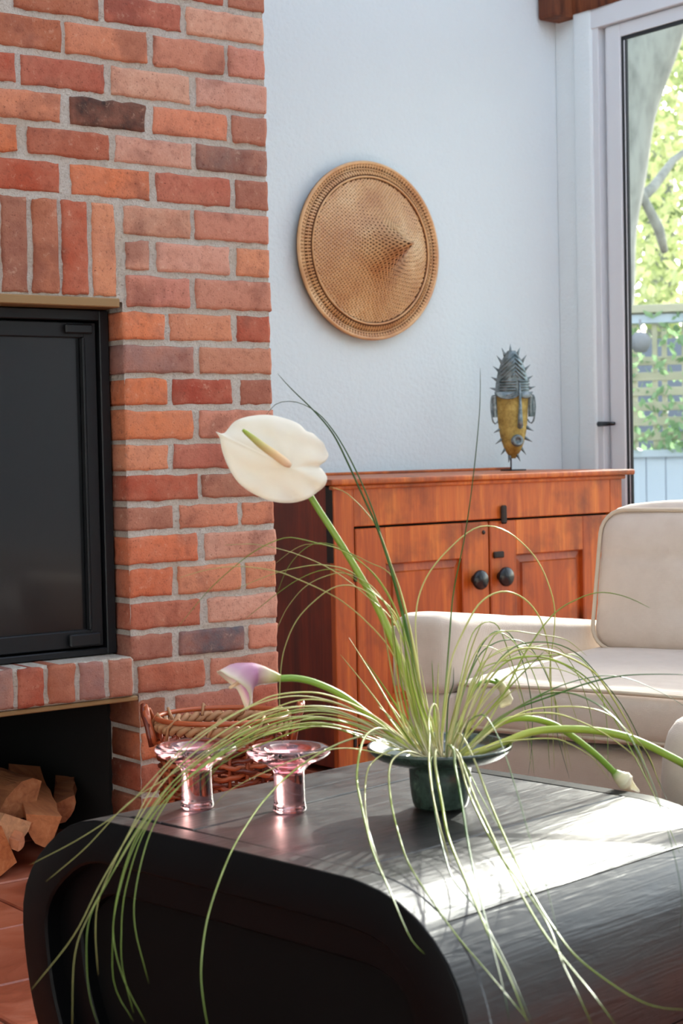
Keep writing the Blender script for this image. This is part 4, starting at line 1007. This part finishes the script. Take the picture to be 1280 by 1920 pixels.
for k in range(8):
    x = 750+k*7; bl([(x-30+random.uniform(-6, 6), 1180+random.uniform(-60, 40)), (x-10, 1290), (x+18+k*2, 1410)], random.uniform(6, 9), 2.15, random.choice([G_, P_g]))
# foreground droopers
bl([(796, 1789), (768, 1757), (729, 1667), (698, 1594), (676, 1502), (669, 1456), (676, 1403), (689, 1376), (715, 1366), (755, 1385), (790, 1422)], 8, 1.7)
bl([(720, 1640), (706, 1604), (689, 1548), (684, 1495), (688, 1449), (702, 1426), (742, 1405), (792, 1424)], 6, 1.85, P_g)
bl([(993, 1918), (920, 1830), (858, 1757), (802, 1678), (765, 1617), (748, 1567), (735, 1515), (729, 1462), (735, 1426), (765, 1408), (800, 1424)], 6, 1.6)
bl([(845, 1620), (837, 1594), (824, 1548), (811, 1489), (804, 1430), (805, 1380), (803, 1350), (810, 1322), (820, 1330), (824, 1400)], 8, 1.85, P_g)
bl([(990, 1920), (954, 1830), (920, 1762), (875, 1656), (841, 1571), (828, 1505), (819, 1456), (815, 1425), (818, 1405), (826, 1422)], 9, 1.55)
bl([(954, 1920), (948, 1875), (920, 1762), (897, 1672), (880, 1594), (863, 1489), (853, 1436), (849, 1400), (840, 1395), (835, 1420)], 8, 1.55, D_)
bl([(1156, 1925), (1111, 1864), (1055, 1796), (1010, 1734), (954, 1633), (920, 1560), (890, 1495), (872, 1445), (855, 1403), (842, 1400), (838, 1422)], 8, 1.55)
bl([(1285, 1893), (1235, 1889), (1179, 1866), (1089, 1802), (1038, 1740), (987, 1656), (942, 1560), (915, 1495), (895, 1440), (876, 1397), (862, 1374), (850, 1385), (845, 1420)], 7, 1.55)
bl([(1111, 1925), (1083, 1864), (1055, 1807), (1027, 1734), (985, 1670), (935, 1600), (900, 1535), (876, 1480), (862, 1430), (850, 1405), (842, 1424)], 6, 1.55)
bl([(1000, 1925), (960, 1830), (925, 1760), (890, 1700), (850, 1650), (830, 1590), (815, 1520), (808, 1450), (810, 1415), (820, 1424)], 5, 1.58, D_)
bl([(940, 1560), (905, 1500), (880, 1450), (862, 1420), (848, 1422)], 4, 1.9)
for i, (pts, w, z1, m_, z0) in enumerate(B):
    bx, by = pts[0]
    # bases gather on the water surface inside the vase
    k = max(-.9, min(.9, (bx-820)/55)); base = VTOP+_rt*(k*.028)+Vector((FW.x, FW.y, 0)).normalized()*random.uniform(-.02, .015)
    wp = toworld(pts, VZ, z1)
    wp[0] = base
    if len(wp) > 4:
        if pts[-1][1] > 1500 and z1 < 1.9 and pts[-1][0] > 600: pass
        else: wp[1] = base.lerp(wp[3], .36); wp[2] = base.lerp(wp[3], .7)
    wp = [Vector(p) for p in spline([tuple(p) for p in wp[::2]+([wp[-1]] if len(wp) % 2 == 0 else [])], len(wp)+6)]
    ribbon(wp, w*PX*.66, 'blade', m_, gp, twist=.5, seed=i)

# ------------------------------------------------------------------ flowers
def stem(pts, z0, z1, r, parent, nm='stem', r1=None, first=None):
    S_ = spline(pts, 40); n = len(S_); P_ = [at(p[0], p[1], z0+(z1-z0)*i/(n-1)) for i, p in enumerate(S_)]
    if first: P_[0] = first; P_[1] = first.lerp(P_[3], .33); P_[2] = first.lerp(P_[3], .66)
    q = MB(); rr = [r*PX*(1-.0*i/n)+((r1 or r)-r)*PX*i/n for i in range(n)]; q.tube(P_, rr, 10); o = q.build(nm, mStem, parent)
    a = o.data.attributes.new('along', 'FLOAT', 'POINT'); vals = [min(1, (k//10)/(n-1)) for k in range(len(o.data.vertices))]; a.data.foreach_set('value', vals); return P_
def setalong(o, vals):
    a = o.data.attributes.new('along', 'FLOAT', 'POINT'); a.data.foreach_set('value', vals)
fl = tag(empty('anthurium_flower', VTOP), 'single large cream anthurium on a long thick stem in the vase', 'flower')
ZF = VZ+.02
stem([(792, 1416), (780, 1340), (748, 1235), (703, 1130), (645, 1030), (600, 960), (572, 915), (552, 885)], VZ, ZF+.01, 7.5, fl, r1=6, first=VTOP-_rt*.015)
OUT = [(404, 809), (420, 812), (440, 790), (470, 780), (505, 778), (540, 786), (562, 796), (574, 808), (586, 812), (597, 822), (606, 830), (611, 842), (616, 853), (611, 864), (603, 870), (598, 874), (603, 879), (611, 890), (613, 900), (608, 912), (596, 922), (575, 936), (545, 943), (510, 940), (475, 926), (447, 905), (428, 876), (416, 845), (412, 822)]
def spathe():
    C0 = np.array((546, 878.)); ol = spline(OUT+[OUT[0]], 110)[:-1]; n = len(ol); q = MB(); m_ = 9; vs = []; al = []
    ax = np.array((404-548, 809-872.)); ax /= np.linalg.norm(ax); pr_ = np.array((-ax[1], ax[0]))
    for side in (0, 1):
        for j in range(m_+1):
            f = j/m_
            for k, p in enumerate(ol):
                x = C0+(p-C0)*f; u = (x-C0)@ax/160; v = (x-C0)@pr_/90
                dz = .026*u*u-.010*u+.010*abs(v)**1.8-.004*math.exp(-(v/.22)**2)+.0022*math.sin(abs(v)*15+u*4)*f+.006*math.exp(-((x[1]-875)/5)**2)*max(0, (x[0]-550)/60)+.0015*math.sin(k*.55)*f*f
                vs.append(at(x[0], x[1], ZF-.02+dz*1.0+v*.02+(.0016 if side else 0)*(1-f*f*.8))); al.append(f)
    fs = []
    for s_ in (0, 1):
        o = s_*(m_+1)*n
        for j in range(m_):
            for k in range(n): fs.append((o+j*n+k, o+j*n+(k+1) % n, o+(j+1)*n+(k+1) % n, o+(j+1)*n+k))
    o2 = (m_+1)*n
    for k in range(n): fs.append((m_*n+k, m_*n+(k+1) % n, o2+m_*n+(k+1) % n, o2+m_*n+k))
    q.add(vs, fs, True); o = q.build('spathe', mSpathe, fl, fixn=False); setalong(o, al)
spathe()
q = MB(); sp_ = [at(543, 873, ZF-.022), at(520, 856, ZF-.034), at(492, 836, ZF-.043), at(470, 818, ZF-.050), at(455, 806, ZF-.054)]
sp_ = [Vector(p) for p in spline([tuple(p) for p in sp_], 14)]; q.tube(sp_, [.0036, .0052, .0056, .0056, .0056, .0055, .0054, .0052, .005, .0048, .0044, .004, .0035, .003, .0018], 12); o = q.build('spadix', mSpadix, fl); setalong(o, [(k//12)/14 for k in range(len(o.data.vertices))])
def calla(axis, radii, tipvec, matr, parent, label=None, flare=1.0, roll=0, lip=.3, nm='spathe'):
    """funnel with an oblique frilled mouth: axis points are world, tipvec pulls the long lip"""
    A_ = [Vector(p) for p in spline([tuple(a) for a in axis], 16)]; n = len(A_); m_ = 28; vs = []; al = []
    rr = [float(x[0]) for x in spline([(r, 0) for r in radii], 16)]
    up = Vector(tipvec).normalized(); 
    for i, p in enumerate(A_):
        t = i/(n-1); a = A_[max(0, i-1)]; c = A_[min(n-1, i+1)]; tg = (c-a).normalized(); u = (up-tg*up.dot(tg)).normalized(); w = tg.cross(u)
        for k in range(m_):
            th = 2*math.pi*k/m_; c_ = math.cos(th)
            pull = tg*(lip*rr[-1]*c_*sstep(.55, 1, t)*(1.0)) + Vector(tipvec)*max(0, c_)**4*sstep(.6, 1, t)
            wv = 1+.06*math.sin(th*6+i)*t
            vs.append(p+(u*c_+w*math.sin(th))*rr[i]*wv+pull); al.append(t)
    fs = [(i*m_+k, i*m_+(k+1) % m_, (i+1)*m_+(k+1) % m_, (i+1)*m_+k) for i in range(n-1) for k in range(m_)]
    q = MB(); q.add(vs, fs, True); o = q.build(nm, matr, parent, fixn=False); setalong(o, al)
    sm = o.modifiers.new('thick', 'SOLIDIFY'); sm.thickness = .0012; return o
cl = tag(empty('calla_lily', VTOP), 'pink blushed calla lily bending left over the wicker basket', 'flower')
zc = VZ-.02
stem([(785, 1420), (745, 1385), (690, 1340), (640, 1303), (590, 1280), (555, 1272), (524, 1272)], VZ, zc, 6, cl, r1=6.5, first=VTOP-_rt*.025)
calla([at(526, 1272, zc), at(505, 1268, zc), at(480, 1265, zc), at(456, 1269, zc-.008), at(438, 1279, zc-.014)], [.0045, .0135, .0195, .0225, .0235], (-.003, .0, -.022), mCalla, cl, lip=-.5)
q = MB(); q.tube([at(480, 1268, zc), at(450, 1278, zc-.01), at(430, 1290, zc-.02)], [.002, .003, .002], 8); o = q.build('spadix', mSpadix, cl); setalong(o, [.2]*len(o.data.vertices))
cl2 = tag(empty('calla_lily', VTOP), 'half open white calla lily resting at the far right corner of the table', 'flower')
stem([(868, 1416), (899, 1383), (946, 1352), (992, 1347), (1036, 1358), (1072, 1380), (1118, 1416), (1153, 1450)], VZ, VZ+.10, 6, cl2, r1=6.5, first=VTOP+_rt*.02)
zz_ = VZ+.10
calla([at(1150, 1447, zz_), at(1160, 1456, zz_), at(1172, 1464, zz_), at(1184, 1468, zz_)], [.0048, .010, .0125, .009], (.012, -.004, -.008), mCallaW, cl2, lip=.3)
cl3 = tag(empty('calla_lily', VTOP), 'calla lily whose thick arching stem leaves the picture on the right', 'flower')
stem([(880, 1418), (939, 1394), (1000, 1372), (1072, 1367), (1143, 1374), (1197, 1390), (1251, 1416), (1290, 1438), (1340, 1475)], VZ, VZ+.03, 7, cl3, r1=7.5, first=VTOP+_rt*.028)
calla([at(1340, 1475, VZ+.03), at(1360, 1490, VZ+.03), at(1385, 1505, VZ+.03), at(1405, 1512, VZ+.03)], [.0046, .009, .013, .020], (.01, 0, -.015), mCallaW, cl3)
cl4 = tag(empty('calla_lily', VTOP), 'small white calla lily facing away behind the grass', 'flower')
stem([(852, 1412), (868, 1340), (890, 1290), (912, 1277), (930, 1280)], VZ, VZ+.10, 3, cl4, r1=4, first=VTOP+_rt*.005)
calla([at(928, 1277, VZ+.10), at(938, 1284, VZ+.11), at(946, 1298, VZ+.12), at(950, 1314, VZ+.13)], [.004, .006, .0065, .0085], (-.006, 0, -.002), mCallaW, cl4)

# ------------------------------------------------------------------ basket
bc = at(418, 1345, 3.2); BX, BY = bc.x, bc.y; BH = bc.z
bk = tag(empty('wicker_basket', (BX, BY, 0)), 'red brown wicker basket with looped handles beside the brick fireplace', 'basket')
def bT(a, k, z):  # oval
    rx, ry = .104+.018*z/BH, .085+.012*z/BH; ax = _rt; ay = Vector((FW.x, FW.y, 0)).normalized()
    return Vector((BX, BY, z))+ax*math.cos(a)*(rx+k)+ay*math.sin(a)*(ry+k)
NS = 22
for s_ in range(NS):
    a = 2*math.pi*s_/NS; q = MB(); q.tube([bT(a, 0, z) for z in (0.004, BH*.25, BH*.5, BH*.75, BH-.004)], .0035, 6); q.build('stake', mWicker, bk)
rows = 30
for r_ in range(rows):
    z = .006+r_*(BH-.03)/rows; q = MB(); n = NS*4
    q.tube([bT(2*math.pi*k/n, .0062*math.cos(math.pi*(k/4.0)+math.pi*(r_ % 2)), z+.004*math.sin(k*.35+r_*1.7)+.0015*math.sin(k*1.9+r_)) for k in range(n)], .0048, 6, closed=True); q.build('strand', mWicker, bk)
for ph in (0, math.pi):
    q = MB(); n = 200; q.tube([bT(2*math.pi*k/n, .0055*math.cos(k*.55+ph), BH-.012+.0055*math.sin(k*.55+ph)) for k in range(n)], .0062, 7, closed=True); q.build('braided_rim', mWickerB, bk)
q = MB(); n = 120; q.tube([bT(2*math.pi*k/n, .004, BH+.003) for k in range(n)], .005, 6, closed=True); q.build('rim_cane', mWicker, bk)
for k in range(9):
    a0 = 2*math.pi*k/9+.3; q = MB(); q.tube([bT(a0, .008, BH-.035), bT(a0+.12, .012, BH-.005), bT(a0+.24, .002, BH+.012), bT(a0+.3, -.01, BH-.008)], .0032, 6); q.build('lashing', mWickerB, bk)
for a0 in (math.pi, 0):
    for j in range(3):
        pts = []
        for t in range(13):
            th = math.pi*t/12; pts.append(bT(a0+.26*math.cos(th), .012+.010*math.sin(th)+j*.003, BH-.045+.066*math.sin(th)+.004*math.sin(t*1.7+j*2)))
        q = MB(); q.tube(pts, .0055, 7); q.build('handle', mWicker, bk)
q = MB(); vs = [bT(2*math.pi*k/32, -.004, .004) for k in range(32)]; q.add(vs, [tuple(range(32))]); q.build('bottom', mWicker, bk, fixn=False)

# ------------------------------------------------------------------ garden
b = MB(); b.box(XW+.25, 40, -25, 40, -.25, -.15); struct(b.build('ground', mGround), 'garden ground outside the window')
vd = ray(1230, 850); vd.z = 0; vd.normalize(); vr = Vector((vd.y, -vd.x, 0))
FZ = 9.0; fc = CAM+ray(1230, 850)*FZ; fc.z = 0
def fT(s, t, z): return fc+vr*s+vd*t+Vector((0, 0, z))
def fz(py): return CAMH-(py-828)*FZ/3160
fe = tag(empty('garden_fence', fc), 'pale grey board fence topped by weathered wooden lattice', 'fence')
FX0, FX1 = -2.0, 2.6
def fb(nm, s0, s1, t0, t1, z0, z1, m):
    q = MB(); q.rbox(s0, s1, t0, t1, z0, z1, .003, 1, lambda v: fT(v.x, v.y, v.z)); return q.build(nm, m, fe)
s = FX0
while s < FX1: fb('board', s, s+.098, 0, .02, -.15, fz(855), mFence); s += .1025
fb('middle_rail', FX0, FX1, -.03, .04, fz(857), fz(843), mFence); fb('top_rail', FX0, FX1, -.03, .04, fz(607), fz(590), mFence); fb('cap', FX0, FX1, -.06, .07, fz(588), fz(573), mLatt)
for py in (677, 706, 734, 762, 790, 818): fb('lattice_slat', FX0, FX1, -.012, -.002, fz(py+8), fz(py-8), mLatt)
s = FX0+.02; k = 0
while s < FX1: fb('lattice_post', s, s+.028, .0, .012, fz(843), fz(608), mLatt); s += .05 if k % 2 else .105; k += 1
for s in (FX0, .9, FX1): fb('post', s-.05, s+.05, .02, .1, -.15, fz(570), mFence)
sh = MB(); sh.box(-3, 4, 2.4, 2.5, -.15, 1.55, lambda v: fT(v.x, v.y, v.z)); tag(sh.build('neighbour_wall', mShed, org=fT(0, 2.4, 0)), 'slate blue wall seen through the lattice', 'wall')
lamp_c = fc+Vector((0, 0, 0)); P_l = at(1200, 642, 8.8)
q = MB(); q.lathe([(.001, -.055), (.03, -.05), (.05, -.02), (.054, 0), (.05, .025), (.03, .05), (.001, .056)], 24, lambda v: P_l+v); q.tube([P_l+Vector((0, 0, .05)), P_l+Vector((0, 0, .12))], .006, 6); q.tube([P_l+Vector((0, 0, .11)), P_l+Vector((0, 0, .11))+vd*.2], .006, 6)
tag(q.build('garden_lantern', mat('lantern', rgb(140, 140, 144), .6), org=P_l), 'round grey lantern hanging on the lattice', 'lantern')
def leaves(name, fn, n, size, matr, parent, seed, kind='stuff'):
    random.seed(seed); q = MB()
    for _ in range(n):
        c = fn(); s_ = size*random.uniform(.6, 1.3); a = Vector((random.gauss(0, 1), random.gauss(0, 1), random.gauss(0, 1))).normalized(); b_ = a.orthogonal().normalized(); d_ = a.cross(b_)
        q.add([c-b_*s_, c+d_*s_*.45-b_*.2*s_, c+b_*s_, c-d_*s_*.45+b_*.2*s_], [(0, 1, 2, 3)])
    o = q.build(name, matr, parent, fixn=False); o['kind'] = kind; return o
tr = tag(empty('tree', at(1180, 850, 12.0)), 'large grey tree trunk leaning right beyond the fence with bright foliage', 'tree')
q = MB(); tp_ = [at(1105, 850, 11.6), at(1112, 560, 11.6), at(1125, 400, 11.6), at(1148, 250, 11.6), at(1190, 100, 11.6), at(1250, -60, 11.6), at(1330, -260, 11.6)]
tp_ = [Vector(p) for p in spline([tuple(p) for p in tp_], 30)]; tp_[0].z = -.15; q.tube(tp_, [.27-.0*i+.01*math.sin(i) for i in range(31)], 20)
q.build('trunk', mBark, tr)
q = MB(); q.tube([at(1180, 390, 12.4), at(1225, 350, 12.8), at(1262, 300, 13.2), at(1330, 250, 13.6)], [.05, .04, .03, .02], 8); q.tube([at(1190, 340, 12.4), at(1235, 430, 12.6), at(1245, 470, 12.8)], [.03, .04, .03], 8); q.build('branch', mBark, tr)
def crown():
    while True:
        x = random.uniform(1120, 1420); y = random.uniform(-150, 600); z = random.uniform(13.6, 19)
        return at(x, y, z)
leaves('foliage', crown, 5200, .062, mLeaf, tr, 5)
iv = tag(empty('climbing_ivy', fT(0, -.1, 0)), 'soft green ivy growing over the lattice fence', 'plant')
def ivy():
    while True:
        s = random.uniform(-.35, .6); py = random.uniform(590, 845); dens = .25+.9*sstep(-.05, .25, s)*sstep(690, 600, py)+1.0*sstep(-.1, .25, s)*sstep(740, 790, py)+.5*sstep(790, 830, py)
        if random.random() < dens*.8: return fT(s, random.uniform(-.12, .05), fz(py))
leaves('foliage', ivy, 800, .035, mLeaf2, iv, 8)
bh = tag(empty('background_hedge', at(1230, 500, 21)), 'bright yellow green tree canopy in the far distance', 'tree')
def hb(): return at(random.uniform(1050, 1500), random.uniform(-300, 640), random.uniform(19, 24))
leaves('foliage', hb, 4600, .13, mLeafD, bh, 9)
q = MB(); 
a = at(1240, 700, 22); q.tube([Vector((a.x, a.y, -.15)), a+Vector((0, 0, 3))], .2, 10); q.build('trunk', mBark, bh)
